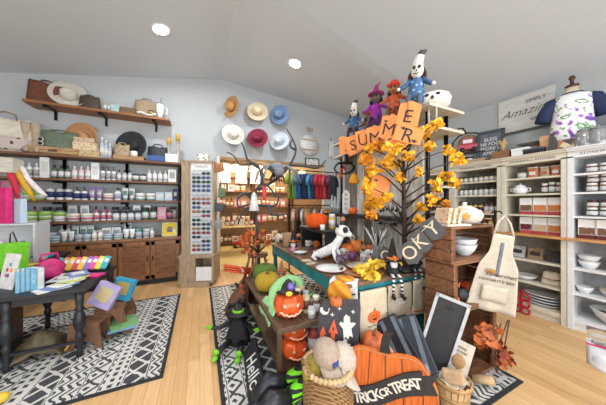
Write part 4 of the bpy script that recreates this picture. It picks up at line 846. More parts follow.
for k in range(60):
    a = random.uniform(0,6.28); c_ = Vector((.13*math.cos(a),0,.08*math.sin(a))); mb.tube([c_, c_+Vector((math.cos(a)*.05,random.uniform(-.04,0),math.sin(a)*.05+.01))], [.01,.002], 4)
part('feathers', mb, t)
for k, (px, l) in enumerate(((322,'tall clear glass bottle'),(328,'tall clear glass vase'),(334,'short clear glass lantern'))):
    q = W(px,209,X=2.03); mb = MB(mat((170,176,180),.15,var=.05,metal=.3)); mb.lathe([(.035,0),(.04,.1),(.035,.2-.03*k),(.015,.26-.03*k),(.018,.3-.03*k)], n=12); solo('glass_bottle', mb, l+' on the black side shelf', 'bottle', (2.03+.0,min(q.y,3.2-.09*k),1.301), group='glassware on the black shelf')
# ================================================================== TEAL TABLE
TX0, TX1, TY0, TY1, TZT = 1.07, 2.08, 1.46, 3.62, .8
TEAL = mat((46,140,146), .55, var=.2, scale=6); TOPW = wood((128,98,76), .45, 'y', .25)
t = thing('farm_table', 'long teal painted table with a worn brown top full of halloween tableware', 'table', ((TX0+TX1)/2, (TY0+TY1)/2, 0)); hx, hy = (TX1-TX0)/2, (TY1-TY0)/2
mb = MB(TOPW); mb.bx(-hx,hx,-hy,hy,TZT-.03,TZT); part('tabletop', mb, t, bevel=.005, label='worn brown wooden top')
for s in (-1,1):
    mb = MB(TEAL); mb.bx(s*(hx-.05),s*(hx-.025),-hy+.05,hy-.05,TZT-.16,TZT-.031); part('apron', mb, t)
    mb = MB(TEAL); mb.bx(-hx+.051,hx-.051,s*(hy-.05),s*(hy-.025),TZT-.16,TZT-.031); part('apron', mb, t)
    for q in (-1,1): mb = MB(TEAL); x, y = s*(hx-.07), q*(hy-.07); mb.box((x,y,.68),(.08,.08,.18)); mb.lathe([(.028,0),(.03,.1),(.024,.14),(.04,.3),(.036,.45),(.03,.55),(.04,.59)], (x,y,0), n=14); part('leg', mb, t)
mb = MB(BLKM); mb.cyl((-hx+.03,-hy-.02,.726),(hx-.05,-hy-.02,.726),.005); part('towel_rail', mb, t)
TT = lambda px, py, dz=0: W(px, py, z=TZT+.002)+Vector((0,0,dz))
# riser on the table
t = thing('riser_shelf', 'black wooden riser bench standing on the teal table', 'riser', (1.6,2.75,TZT+.001)); mb = MB(BLK); mb.bx(-.2,.2,-.4,.4,.27,.31); part('top', mb, t, bevel=.004)
for s in (-1,1): mb = MB(BLK); mb.bx(-.18,.18,s*.34,s*.37,0,.269); part('side', mb, t)
RT = 1.112
pumpkin(.165,.21,mat((236,92,20),.95,bump=.9,scale=90),'fluffy bright orange pumpkin on the black riser',(1.5,2.78,RT),ribs=7)
t = solo('mug', MB(WHT).lathe([(.03,0),(.032,.07),(.028,.07),(.026,.01),(0,.01)]), 'white cup on the black riser beside the fluffy pumpkin','cup',(1.44,2.5,RT))
product('jar','yellow','white','white',.2,.09,(1.66,2.62,RT),0,'on the black riser','jars on the black riser'); product('bottle','orange','black','black',.22,.07,(1.72,2.45,RT),0,'on the black riser','jars on the black riser')
# plates and bowls
def plate(r, c, label, loc, m2=None):
    t = thing('plate', label, 'plate', loc, 0, 'plates on the teal table'); mb = MB(c); mb.lathe([(r*.55,0),(r*.6,.004),(r,.02),(r*.985,.024),(r*.6,.01),(0,.008)], n=32); part('dish', mb, t)
    mb = MB(m2 or BLK); mb.lathe([(r,.0195),(r*1.012,.0225),(r*.985,.025)], n=32, cap=False); part('rim', mb, t)
plate(.15, POR, 'large round white plate at the left edge of the teal table', TT(331,270)+Vector((.0,0,0)), mat((160,110,90)))
plate(.095, POR, 'small white plate farther back on the teal table', TT(300,253.5))
plate(.14, mat((206,190,176),.3), 'greyish plate on the brown tray near the table corner', TT(361,270,.022), mat((150,90,60)))
t = thing('tray', 'brown round wooden tray beneath the greyish plate', 'tray', TT(362,271)); mb = MB(wood((150,92,56),.4)); mb.lathe([(.2,0),(.21,.01),(.2,.018),(0,.016)], n=36, sx=1.05); part('tray', mb, t)
bowl(.12,.07,mat((226,110,50),.4),'orange bowl with a white inside on the teal table',TT(323,257),m2=POR); mb = MB(POR); mb.lathe([(0,.05),(.108,.066)], n=24); solo('bowl', mb, 'white shallow bowl nested inside the orange bowl','bowl',TT(323,257))
def mug(c, label, loc, r=.042, h=.09, facec=None, rz=0):
    t = thing('mug', label, 'mug', loc, rz, 'halloween mugs'); mb = MB(mat(c,.3,var=.04)); mb.lathe([(r*.85,0),(r,h*.1),(r,h),(r*.9,h),(r*.85,h*.12),(0,h*.1)], n=18); part('cup', mb, t)
    mb = MB(mat(c,.3,var=.04)); mb.tube([(r*.95,0,h*.8),(r*1.5,0,h*.75),(r*1.55,0,h*.35),(r*.95,0,h*.22)], .007); part('handle', mb, t)
    if facec:
        for s in (-1,1): mb = MB(facec); mb.ball((s*r*.4,-r*.92,h*.6), (r*.22,r*.12,r*.26), 8, 6); part('eye', mb, t)
        mb = MB(facec); mb.tube([(-r*.45,-r*.9,h*.35),(0,-r*1.03,h*.26),(r*.45,-r*.9,h*.35)], r*.08, 5); part('mouth', mb, t)
mg = [(308,246,(232,228,220),'white mug with orange decoration nearest the gnome',ORG),(316,247,(226,120,50),'orange mug with black face beside the white mug',BLK),(325,246,(234,232,228),'white ghost mug before the skeleton dog',BLK),(334,249,(60,56,60),'black mug with orange face on the teal table',ORG),(343,256,(236,232,224),'white skull mug in front of the orange ceramic pumpkins',BLK),(352,260,(120,60,110),'purple mug beside the skull mug',BLK),(338,262,(70,56,70),'dark small mug beside the white plate',WHT),(372,258,(232,228,222),'white mug with pumpkin beside the skeleton hand',ORG),(364,262,(200,196,190),'grey ghost mug near the tray',BLK)]
for px, py, c, l, fc in mg: mug(c, l, TT(px,py), facec=fc, rz=R(random.uniform(-60,-20)))
pumpkin(.1,.14,mat((232,120,50),.4),'orange ceramic pumpkin left of the pair on the teal table',TT(347,254),'orange ceramic pumpkins'); pumpkin(.12,.17,mat((236,136,60),.4),'larger orange ceramic pumpkin behind the skull mug',TT(360,254)+Vector((.02,.1,0)),'orange ceramic pumpkins'); pumpkin(.08,.1,mat((240,150,90),.4),'pale orange small pumpkin near the skeleton hand',TT(371,252),'orange ceramic pumpkins')
def skull(r, label, loc, rz=0):
    t = thing('skull', label, 'skull decoration', loc, rz, 'white skull decorations'); mb = MB(mat((236,234,228),.6)); mb.ball((0,0,r*1.1), (r*.9,r,r), 16, 12); mb.box((0,-r*.45,r*.35), (r*.9,r*.8,r*.6)); part('cranium', mb, t)
    for s in (-1,1): mb = MB(BLK); mb.ball((s*r*.36,-r*.86,r*1.1), (r*.24,r*.2,r*.26)); part('eye_socket', mb, t)
    mb = MB(BLK); mb.ball((0,-r*.98,r*.8), (r*.1,r*.1,r*.14), 8, 6); part('nose_hole', mb, t)
skull(.06,'small white skull resting on the orange ceramic pumpkin',TT(352,252)+Vector((0,.03,.13)),R(-40)); skull(.05,'small white skull beside the witch gnome', TT(368,258)+Vector((0,0,0)),R(-30))
# skeleton dog
t = thing('skeleton_dog', 'white ghost dog figure with black eyes stretching up from the table', 'decoration', (1.36,2.1,TZT+.001), R(120)); BN = mat((234,234,232),.7)
mb = MB(BN); mb.tube([(.32,0,.06),(.2,0,.1),(.08,0,.16),(-.02,0,.24),(-.08,0,.34),(-.1,0,.4)], [.04,.065,.07,.06,.05,.05], 12); mb.ball((-.12,0,.44), (.1,.08,.085), 16, 12); mb.ball((-.2,0,.41), (.06,.045,.04)); part('body', mb, t)
for s in (-1,1):
    mb = MB(BLK); mb.ball((-.185,s*.05,.465), (.038,.032,.042)); part('eye', mb, t)
    mb = MB(BLK); mb.tube([(-.08,s*.05,.5),(-.06,s*.07,.55),(-.05,s*.08,.52)], [.02,.014,.004]); part('ear', mb, t)
    mb = MB(BN); mb.tube([(0,s*.05,.2),(-.05,s*.07,.08),(-.09,s*.07,.015)], [.03,.024,.02]); part('foreleg', mb, t)
    mb = MB(BN); mb.tube([(.26,s*.05,.09),(.3,s*.07,.04),(.24,s*.08,.015)], [.04,.03,.02]); part('hindleg', mb, t)
mb = MB(BLK); mb.ball((-.255,0,.42), .015); part('nose', mb, t); t.scale = (.82,.82,.8)
# gnomes
gnome(.3,(30,30,34),(214,150,176),'pink-bodied gnome with black hood and orange pumpkin on the table back',TT(293,251),R(-20),accent=(240,120,40))
pumpkin(.1,.15,mat((226,216,204),.6),'cream white pumpkin at the back end of the teal table',TT(277,243)+Vector((.06,0,0)))
giftbox(.12,.1,.2,mat((196,164,126),.7),'tan cardboard box beside the cream pumpkin',TT(285,246)+Vector((.04,0,0)))
gnome(.34,(26,26,30),(40,40,44),'witch gnome with plain black cone hat sitting at the table front edge',(1.6,1.5,TZT+.001),R(-24),legs=STR,accent=(236,120,40))
gnome(.3,(28,28,32),(40,50,56),'witch gnome with orange flower on hat sitting right of the other',(1.93,1.53,TZT+.001),R(-30),legs=STR,accent=(240,90,30))
# skeleton hand / spiky black & white flowers
t = thing('skeleton_bouquet', 'bunch of black twigs and white skeleton hands in a grey vase', 'decoration', TT(381,262)+Vector((0,.06,0))); mb = MB(GRY); mb.lathe([(.05,0),(.06,.06),(.035,.14),(.045,.17)], n=14); part('vase', mb, t)
for c, nme, n in ((BLK,'black_twigs',16),((BN),'bone_fingers',12)):
    mb = MB(c)
    for k in range(n): a = random.uniform(0,6.28); s = random.uniform(.05,.16); mb.tube([(0,0,.14),(math.cos(a)*s*.5,math.sin(a)*s*.5,.26),(math.cos(a)*s,math.sin(a)*s,random.uniform(.3,.4))], [.008,.006,.003], 5)
    part(nme, mb, t)
for k,(px,py) in enumerate(((366,262),(373,266))):
    pass
# yellow leaf runner
t = thing('leaf_garland', 'pale yellow leaf garland spread along the table front edge', 'garland', (1.6,1.62,TZT)); mb = MB(mat((246,206,70),.7,var=.14)); 
for k in range(15): x = -.28+k*.042; leaf_cloud(mb, (x,random.uniform(-.04,.05),.05+random.uniform(-.01,.03)), .05, 10, .06, .6)
for k in range(6): leaf_cloud(mb, (-.34+k*.02,-.1-.01*k,.03), .04, 6, .05)
part('leaves', mb, t); mb = MB(mat((120,90,50))); mb.tube([(-.3,0,.02),(.3,.02,.03)], .006); part('stem', mb, t)
# small cards and glasses on the table
for k,(px,py,c) in enumerate(((306,261,(214,196,160)),(311,264,(196,180,150)))):
    mb = MB(mat(c,.7,var=.2,scale=60)); mb.bx(-.05,.05,-.035,.035,0,.012); solo('card', mb, ['tan card packet nearer the small plate','tan card packet nearer the large plate'][k], 'card', TT(px,py), R(30*k), 'card packets')
for k,(px,py) in enumerate(((339,268),(345,266),(334,258))):
    t = thing('goblet', ['smoky purple goblet beside the large white plate','smoky purple goblet behind the greyish plate','smoky goblet behind the orange bowl'][k], 'goblet', TT(px,py), 0, 'smoky goblets'); mb = MB(mat((96,76,96),.15)); mb.lathe([(.03,0),(.006,.008),(.006,.05),(.03,.07),(.034,.12),(.03,.12),(.026,.075),(0,.06)], n=16); part('glass', mb, t)
for k in range(8):
    product(*[('jar','black','orange','white'),('bottle','orange','black','white'),('jar','white','orange','black'),('candle','orange','white','black')][k % 4], .13+.03*(k%3), .07, (1.82+.09*(k%2), 2.15+.15*k, TZT+.001), 0, 'on the right half of the teal table', 'halloween jars at the back of the teal table')
for k in range(5): product(*[('candle','orange','white','black'),('jar','cream','black','orange'),('bottle','brown','black','orange')][k % 3], .12+.04*(k%2), .07, (1.2+.11*k, 3.42+.05*(k%2), TZT+.001), 0, 'at the far end of the teal table', 'jars at the far end of the teal table')
# towels on the front edge and the pumpkin towel on the corner
def hung_towel(x0, x1, z0, c, label, deco, band=ORG, y=TY0-.012, over=.16):
    w = x1-x0; t = thing('tea_towel', label, 'tea towel', ((x0+x1)/2, y-.026, .733), 0, 'tea towels hanging from the teal table'); L = .733-z0; over = .02; m = mat(c,.9,bump=.15,var=.06)
    mb = MB(m); tot = over+L
    def f(u, v):
        s = v*tot; X = (u-.5)*w*(1+.03*math.sin(v*5)); wv = .006*math.sin(u*9+v*2)
        return (X, over-s if s < over else -.006+wv*min(1,(s-over)*6), .006 if s < over else .006-(s-over))
    mb.grid(f, 14, 20, -.003); part('cloth', mb, t)
    mb = MB(band); mb.grid(lambda u, v: ((u-.5)*w*.98, -.0085+.006*math.sin(u*9+1.9), -L+.035+v*.012), 14, 1, .001); part('stripe', mb, t)
    y0 = -.014; zc = -L*.52
    if deco == 'pumpkin':
        d = MB(mat((226,104,44),.8)); 
        for k in (-1,1): d.lathe([(0,0),(.044,0)], (k*.026,y0-.001,zc), n=20, rot=(R(90),0,0), sx=.9); 
        d.lathe([(0,0.0),(.052,0.0)], (0,y0-.0016,zc), n=20, rot=(R(90),0,0), sx=.8); p_ = part('pumpkin_print', d, t)
        f_ = MB(BLK); f_.prism([(-.02,.008),(-.006,.008),(-.013,.022)], y0-.004,y0-.003); g = part('eye_print', f_, p_, (0,0,zc)); f_ = MB(BLK); f_.prism([(.02,.008),(.006,.008),(.013,.022)], y0-.004,y0-.003); part('eye_print', f_, p_, (0,0,zc)); f_ = MB(BLK); f_.prism([(-.026,-.004),(-.01,-.012),(.01,-.012),(.026,-.004),(.014,-.026),(-.014,-.026)], y0-.004,y0-.003); part('mouth_print', f_, p_, (0,0,zc)); f_ = MB(GST); f_.prism([(-.006,.05),(.006,.05),(.01,.068),(0,.07)], y0-.002,y0-.001); part('stem_print', f_, p_, (0,0,zc))
        text('happy halloween', .02, GRY, t, (0,y0-.001,zc-.07), name='print_lettering')
    elif deco == 'bats':
        text('TRICK OR\nTREAT', .03, WHT, t, (0,y0-.001,zc+.05), name='print_lettering')
        d = MB(BLK); d.prism([(-.05,.012),(-.03,.018),(-.02,.008),(0,.016),(.02,.008),(.03,.018),(.05,.012),(.04,-.018),(.02,-.008),(0,-.02),(-.02,-.008),(-.04,-.018)], y0-.002, y0-.001); part('spider_print', d, t, (0,0,zc-.085))
        d = MB(BLK)
        for k in range(6): a = -.05+k*.02; d.box((a,y0-.0016,-.085+zc+.0), (.003,.001,.03), rot=(0,R((k-2.5)*18),0))
        part('spider_legs_print', d, t)
    else:
        d = MB(WHT); d.prism([(-.03,-.04),(-.01,-.03),(0,-.042),(.012,-.03),(.03,-.04),(.028,.02),(.014,.045),(-.01,.045),(-.026,.02)], y0-.002, y0-.001); part('ghost_print', d, t, (0,0,zc+.02)); text('BOO', .03, BLK, t, (.0,y0-.001,zc-.05), name='print_lettering'); text('Y', .02, BLK, t, (-.05,y0-.001,zc+.06), name='print_mark') if False else None
    return t
hung_towel(XatY(358,1.445),XatY(384,1.445),.33,(206,190,162),'cream tea towel printed with a grinning orange jack-o-lantern, leftmost of three','pumpkin')
hung_towel(XatY(386,1.445),XatY(409,1.445),.37,(176,160,138),'tan tea towel printed with a black spider and white lettering, middle of three','bats', mat((150,130,110)))
hung_towel(XatY(411,1.445),XatY(437,1.445),.42,(202,188,164),'cream tea towel with an orange stripe and small ghost, rightmost of three','ghost')
t = thing('tea_towel', 'white tea towel with a big golden pumpkin draped over the table corner', 'tea towel', (1.07,1.52,TZT), R(-48)); mb = MB(mat((224,222,220),.9,bump=.15))
def tw(w, L, off, back=.12, amp=.02):
    return lambda u, v: ((u-.5)*w*(.9+.2*v), (back-(v*(L+back)) if v*(L+back) < back else -.004-amp*(.5+.5*math.sin(u*12+v*4))*v)-off, .012 if v*(L+back) < back else .012-(v*(L+back)-back))
mb.grid(tw(.24,.3,.0), 20, 16, -.003); part('cloth', mb, t)
mb = MB(mat((236,168,48),.7,kind='weave',scale=5,rgb2=(206,120,30))); mb.lathe([(.0,0),(.085,.012),(.1,.0)], (-.025,-.035,-.085), n=24, rot=(R(90),0,0), sy=1.15, ribs=7, rib=.0); mb.lathe([(.03,.0),(.0,.01)], (-.02,-.03,.0), n=10, rot=(R(90),0,0)); mb.lathe([(0,.004),(.08,.012),(.07,-.0)], (0,.06,.014), n=20); part('pumpkin_print', mb, t)
# ================================================================== LOW BENCH
BX0, BX1, BYa, BYb, BZ = .53, 1.0, 1.6, 2.95, .5
t = thing('low_bench', 'low dark brown wooden bench with pumpkins beside the teal table', 'bench', ((BX0+BX1)/2,(BYa+BYb)/2,.01)); hx, hy = (BX1-BX0)/2,(BYb-BYa)/2
mb = MB(wood((108,84,64),.5,'y',.3)); mb.bx(-hx,hx,-hy,hy,BZ-.055,BZ-.01); part('plank_top', mb, t, bevel=.005); mb = MB(wood((96,72,54),.5,'y',.3)); mb.bx(-hx+.04,hx-.02,-hy+.04,hy-.04,.1,.125); part('lower_shelf', mb, t)
for a in (-1,1):
    for b in (-1,1): mb = MB(wood((90,66,48),.5,'z')); mb.bx(a*(hx-.04),a*(hx-.005),b*(hy-.04),b*(hy-.005),0,BZ-.056); part('leg', mb, t)
BT = lambda px, py, dz=0: W(px, py, z=BZ+.002)+Vector((0,0,dz))
pumpkin(.155,.2,mat((92,124,50),.95,bump=.6,scale=90),'fuzzy moss green pumpkin on the low bench',(.74,2.72,BZ+.001),'fabric pumpkins on the bench',ribs=8); pumpkin(.145,.19,mat((178,146,40),.95,bump=.6,scale=90),'fuzzy olive-gold pumpkin in front of the green one',(.68,2.39,BZ+.001),'fabric pumpkins on the bench',ribs=8)
pumpkin(.075,.11,ORG,'small orange pumpkin beside the olive-gold pumpkin',(.9,2.44,BZ+.001),ribs=8); gnome(.26,(150,110,90),(220,140,60),'small gnome with brown patterned hat between the pumpkins',(.92,2.62,BZ+.001),R(-30),accent=(230,120,50))
t = thing('throw_blanket', 'mint green knitted blanket bunched over the middle of the low bench', 'blanket', (.78,2.05,BZ+.0)); MINT = mat((160,214,150),.95,kind='noise',var=.12,scale=50,bump=.5)
mb = MB(MINT); mb.tube([(-.17,-.02,.04),(-.1,.1,.06),(.0,.2,.08),(.1,.22,.1),(.16,.1,.11),(.15,-.04,.06)], [.03,.06,.075,.08,.075,.04], 12); mb.grid(lambda u, v: (-.26+u*.42, -.24+v*.34, .02+.035*abs(math.sin(u*9+v*4))+ (-.1*(1-u*6) if u < .16 else 0)), 22, 14, .012); part('knit', mb, t)
JF = mat((232,96,40),.3,var=.1,metal=.2)
pumpkin(.135,.2,JF,'shiny orange pumpkin wearing a purple-swirled witch hat at the bench front',(.69,1.78,BZ+.001),ribs=8,face_=2,rz=R(-10),eyes=mat((240,180,150),.3))
t = thing('witch_hat', 'small black witch hat with a purple swirl and yellow flower on the shiny pumpkin', 'hat', (.68,1.77,BZ+.2), (R(-12),R(8),0)); mb = MB(BLK); mb.lathe([(.1,-.01),(.1,.0),(.065,.01),(.05,.06),(.02,.1),(0,.11)], n=18); part('cone', mb, t); mb = MB(mat((140,110,200),.5)); mb.lathe([(0,-.005),(.035,0),(0,.006)], (0,-.066,.05), n=16, rot=(R(75),0,0)); part('swirl', mb, t); mb = MB(mat((240,200,60),.6)); mb.ball((-.03,-.1,.0), (.03,.015,.02)); part('flower', mb, t)
for k, (z, l) in enumerate(((.14,'lower shiny orange pumpkin of the pair stacked under the bench'),(.305,'upper shiny orange pumpkin of the pair stacked under the bench'))): pumpkin(.12,.165,JF,l,(.74,1.77,z),'pumpkins stacked under the bench',ribs=8,face_=2,stem=GST,eyes=mat((244,170,130),.3))
for k in range(10):
    product(*[('bottle','grey','black','white'),('jar','brown','cream','white'),('candle','tan','white','brown'),('jar','grey','green','white'),('bottle','dark green','black','cream')][k % 5], .13+.02*(k%3), .065, (.85+.07*(k%2), 1.66+.05*k*1.0, BZ+.001), R(k*20), 'on the low bench beside the teal table', 'jars on the low bench')
for k in range(6): product(*[('box','black','orange','white'),('jar','brown','black','cream'),('box','tan','white','brown')][k % 3], .18, .09, (.85, 2.0+.14*k, .137), 0, 'on the lower shelf of the bench', 'goods under the bench')
product('bottle','red','grey','white',.3,.1,(.9,1.72,.137),0,'under the bench front end','bottles under the bench'); product('bottle','grey','white','white',.3,.1,(.9,1.86,.137),0,'under the bench front end','bottles under the bench')
# black hello board lying against the bench side
t = thing('word_sign', 'long black board with white handwriting leaning on the bench side', 'sign', (.35,1.86,.02), (0,R(40),R(-6))); mb = MB(mat((40,40,44),.6)); mb.bx(-.012,.012,-.34,.3,0,.17); part('board', mb, t); text('Hello', .17, WHT, t, (-.0135,-.02,.08), (R(90),0,R(-90)), shear=.4, name='handwriting')
# ================================================================== FLOOR FIGURES LEFT OF THE BENCH
def witch_doll_floor(loc, rz):
    t = thing('witch_doll', 'black witch doll with lime green hands and bows sitting left of the bench', 'doll', loc, rz); mb = MB(mat((28,28,32),.85)); mb.lathe([(.15,0),(.14,.1),(.1,.26),(.04,.38)], n=16, sy=.8, ribs=6, rib=.2); part('dress', mb, t)
    mb = MB(mat((40,40,44),.8)); mb.ball((0,-.01,.42), (.06,.06,.07)); hd = part('head', mb, t); mb = MB(BLK); mb.lathe([(.14,.44),(.14,.45),(.065,.46),(.02,.6)], n=16); mb.tube([(0,0,.58),(.03,0,.66),(.09,0,.66)], [.025,.014,.004]); part('hat', mb, hd); mb = MB(GRN); mb.lathe([(.07,.46),(.063,.49)], n=16); part('hat_band', mb, hd)
    t.scale = (.9,.8,.7)
    for s in (-1,1):
        mb = MB(BLK); mb.tube([(s*.07,0,.3),(s*.2,-.06,.24),(s*.26,-.14,.28)], [.035,.03,.025], 8); ar = part('arm', mb, t); mb = MB(GRN); mb.ball((s*.27,-.16,.3), .03)
        for q in range(5): mb.tube([(s*.27,-.17,.3),(s*.27+(q-2)*.018,-.2,.345-abs(q-2)*.01)], [.01,.005], 5)
        part('hand', mb, ar)
        mb = MB(BLK); mb.tube([(s*.07,-.06,.06),(s*.1,-.22,.07),(s*.12,-.32,.04)], [.04,.035,.03], 8); lg = part('leg', mb, t); mb = MB(GRN); mb.ball((s*.12,-.33,.09), (.035,.02,.04)); mb.ball((s*.12,-.36,.03), (.03,.05,.03)); part('bow', mb, lg)
witch_doll_floor((.36,2.38,.012), R(-30))
t = thing('toy_cat', 'black plush cat with green bow lying beyond the witch doll', 'toy', (.42,2.85,.012), R(-20)); mb = MB(mat((30,30,34),.95)); mb.ball((0,0,.1), (.12,.2,.1)); mb.ball((0,-.2,.2), (.075,.07,.07)); part('body', mb, t)
for s in (-1,1): mb = MB(BLK); mb.tube([(s*.04,-.2,.25),(s*.055,-.2,.31)], [.03,.003]); part('ear', mb, t)
mb = MB(BLK); mb.tube([(0,.18,.1),(.04,.28,.15),(-.02,.3,.28),(-.08,.26,.36)], [.03,.03,.025,.02]); part('tail', mb, t)
t = thing('striped_witch_legs', 'black witch boots with lime striped stockings lying by the basket', 'decoration', (.5,1.5,.012), R(-10))
for s in (-1,1):
    mb = MB(STG); mb.tube([(.3,.04+s*.05,.2),(.16,.0+s*.06,.16),(.04,-.02+s*.07,.12)], [.045,.05,.05], 12); lg = part('stocking', mb, t)
    mb = MB(mat((34,36,42),.4)); mb.tube([(.06,-.02+s*.07,.12),(-.06,-.04+s*.08,.16),(-.13,-.06+s*.09,.1),(-.14,-.08+s*.09,.04),(-.22,-.12+s*.1,.03),(-.3,-.15+s*.11,.05),(-.3,-.15+s*.11,.1)], [.055,.065,.06,.045,.04,.022,.006], 12); part('boot', mb, lg)
# ================================================================== TWIG TREE, SPIDER, BROOMS
t = thing('twig_tree', 'bare black twig tree in a pot beyond the low bench', 'tree', (.8,3.3,0)); mb = MB(mat((70,72,80),.7)); 
def tw_pts(l):
    P = [W(px, py, d=d)-Vector((.8,3.3,0)) for px, py, d in l]; out = []
    for i in range(len(P)-1):
        a, b, c, e = P[max(i-1,0)], P[i], P[i+1], P[min(i+2,len(P)-1)]
        for k in range(3): u = k/3; out.append(.5*((2*b)+(c-a)*u+(2*a-5*b+4*c-e)*u*u+(3*b-a-3*c+e)*u**3))
    return out+[P[-1]]
mb.tube([Vector((0,0,.1)),Vector((0,0,.6))]+tw_pts([(256,215,3.4),(252,200,3.4)]), [.03,.026,.022,.021,.02,.02], 8)
for l in ([(252,200,3.4),(246,193,3.3),(238,198,3.2),(239,207,3.2),(250,204,3.2),(262,205,3.2)],[(254,204,3.4),(256,190,3.4),(263,184,3.4),(270,188,3.4),(276,196,3.3),(284,198,3.3)],[(262,184,3.4),(262,172,3.4),(252,164,3.5),(240,165,3.5),(234,156,3.5),(227,152,3.5)],[(262,178,3.4),(258,166,3.3),(248,160,3.3),(244,148,3.3),(241,142,3.3)],[(256,205,3.4),(268,206,3.2),(277,204,3.2),(279,192,3.2)],[(256,215,3.4),(250,208,3.3),(243,212,3.3),(238,224,3.3)],[(258,190,3.4),(278,178,3.5),(290,165,3.6),(296,150,3.7),(292,138,3.7),(286,128,3.7)],[(296,150,3.7),(290,146,3.7),(293,138,3.7)],[(268,206,3.2),(274,215,3.1),(286,214,3.1)],[(290,165,3.6),(303,166,3.7),(318,168,3.8),(326,160,3.9)]): pp = tw_pts(l); mb.tube(pp, [.024-.015*i/(len(pp)-1) for i in range(len(pp))], 7)
part('branches', mb, t); mb = MB(mat((60,50,46))); mb.lathe([(.12,0),(.15,.25),(.13,.25),(.12,.2),(0,.2)], n=18); part('pot', mb, t)
p = W(277,170,d=3.3); t = thing('giant_spider', 'fuzzy grey giant spider sitting in the top of the twig tree', 'spider decoration', p, R(-10)); FZ = mat((136,142,150),.95,bump=.9,scale=70)
mb = MB(FZ); mb.ball((0,0,.02), (.13,.15,.11), 16, 12); mb.ball((.02,-.14,-.05), (.09,.09,.075), 14, 10); part('body', mb, t)
for s in (-1,1):
    for q in range(4): a = R(-50+q*32); dx, dy = math.cos(a), math.sin(a); mb = MB(FZ); mb.tube([(s*.06,-.08+q*.02,-.03),(s*(.14+.03*q)*1.0,dy*.12-.06,.06),(s*(.3*dx+.04),dy*.28-.08,-.05),(s*(.36*dx+.03),dy*.34-.08,-.24)], [.025,.022,.018,.006], 7); part('leg', mb, t)
    mb = MB(mat((230,60,50),.3)); mb.ball((.02+s*.03,-.22,-.03), .01, 8, 6); part('eye', mb, t)
mb = MB(BLK)
for q in range(34): a = q*.37; mb.tube([(math.cos(a)*.06,math.sin(a)*.06-.03,-.05),(math.cos(a)*.12,math.sin(a)*.12-.03,-.14),(math.cos(a)*.13,math.sin(a)*.13-.03,-.24+.03*(q%3))], [.012,.008,.002], 4)
part('black_tinsel', mb, t)
t.scale = (.85,.85,.85)
p = W(254,196,d=3.0); t = thing('hanging_ghost', 'small white ghost cloth hanging from a twig tree branch', 'ornament', p, R(-10)); mb = MB(mat((226,228,230),.8)); mb.lathe([(.075,-.2),(.05,-.08),(.035,.02),(.0,.06)], n=14, ribs=6, rib=.25); part('cloth', mb, t)
for s in (-1,1): mb = MB(BLK); mb.ball((s*.014,-.034,.0), .007, 6, 5); part('eye', mb, t)
p = W(264,193,d=3.05); solo('ribbon', MB(mat((226,70,70),.6)).tube([(0,0,.1),(.01,0,0),(-.01,0,-.1)], [.02,.03,.02], 6), 'coral red ribbon hanging on the twig tree', 'ribbon', p)
t = thing('autumn_arrangement', 'orange and brown leaf arrangement around the twig tree trunk', 'decoration', (.74,3.1,.86), 0)
mb = MB(mat((196,96,40),.8,var=.3)); 
for q in range(12): leaf_cloud(mb, (random.uniform(-.2,.2),random.uniform(-.15,.1),random.uniform(-.08,.18)), .07, 9, .06)
part('leaves', mb, t); mb = MB(mat((84,54,50),.8))
for q in range(26): a = random.uniform(0,6.28); mb.tube([(0,0,-.1),(math.cos(a)*.14,math.sin(a)*.12,.02),(math.cos(a)*.28,math.sin(a)*.2,random.uniform(-.1,.22))], [.007,.005,.002], 4)
part('twigs', mb, t)
t = thing('plant_stand', 'dark wooden stand holding the autumn leaf arrangement', 'stand', (.74,3.1,0), 0); mb = MB(DWD); mb.lathe([(.14,.72),(.14,.755),(0,.755)], n=18); part('top', mb, t)
for q in range(3): a = q*2.09; mb = MB(DWD); mb.cyl((math.cos(a)*.1,math.sin(a)*.1,.72),(math.cos(a)*.15,math.sin(a)*.15,0),.014); part('leg', mb, t)
for k, (x, y, r2) in enumerate(((.46,3.2,12),(.4,3.02,20),(.56,3.42,8))):
    t = thing('twig_broom', ['tallest brown','middle brown','rear brown'][k]+' twig broom leaning head-down beside the rug', 'broom', (x,y,.012), (R(12),R(r2),0), 'twig brooms'); t.scale = (1.35,1.35,1.2); mb = MB(mat((128,92,66),.9,bump=.4,kind='weave',scale=20)); mb.lathe([(.1,0),(.085,.12),(.04,.26),(.02,.3)], n=20, ribs=10, rib=.18); part('bristles', mb, t); mb = MB(wood((130,84,56),.6,'z')); mb.cyl((0,0,.28),(0,0,.72-.05*k),.011); part('handle', mb, t); mb = MB(mat((190,80,50),.7)); mb.lathe([(.03,.24),(.035,.27),(.028,.29)], n=12); part('binding', mb, t)
t = thing('stick_bundle', 'bundle of orange-red sticks tied above the brooms', 'sticks', (.5,2.98,.52), R(20))
for k in range(9): mb = MB(mat((206,84,44),.6)); q = (k%3)*.032; mb.cyl((-.22,(k//3)*.03,q+.1),(.16,(k//3)*.03-.03,q-.02),.012); part('stick', mb, t)
mb = MB(mat((226,226,220))); mb.lathe([(.06,-.01),(.06,.01)], (0,.03,.06), n=12, rot=(0,R(72),0)); part('band', mb, t)
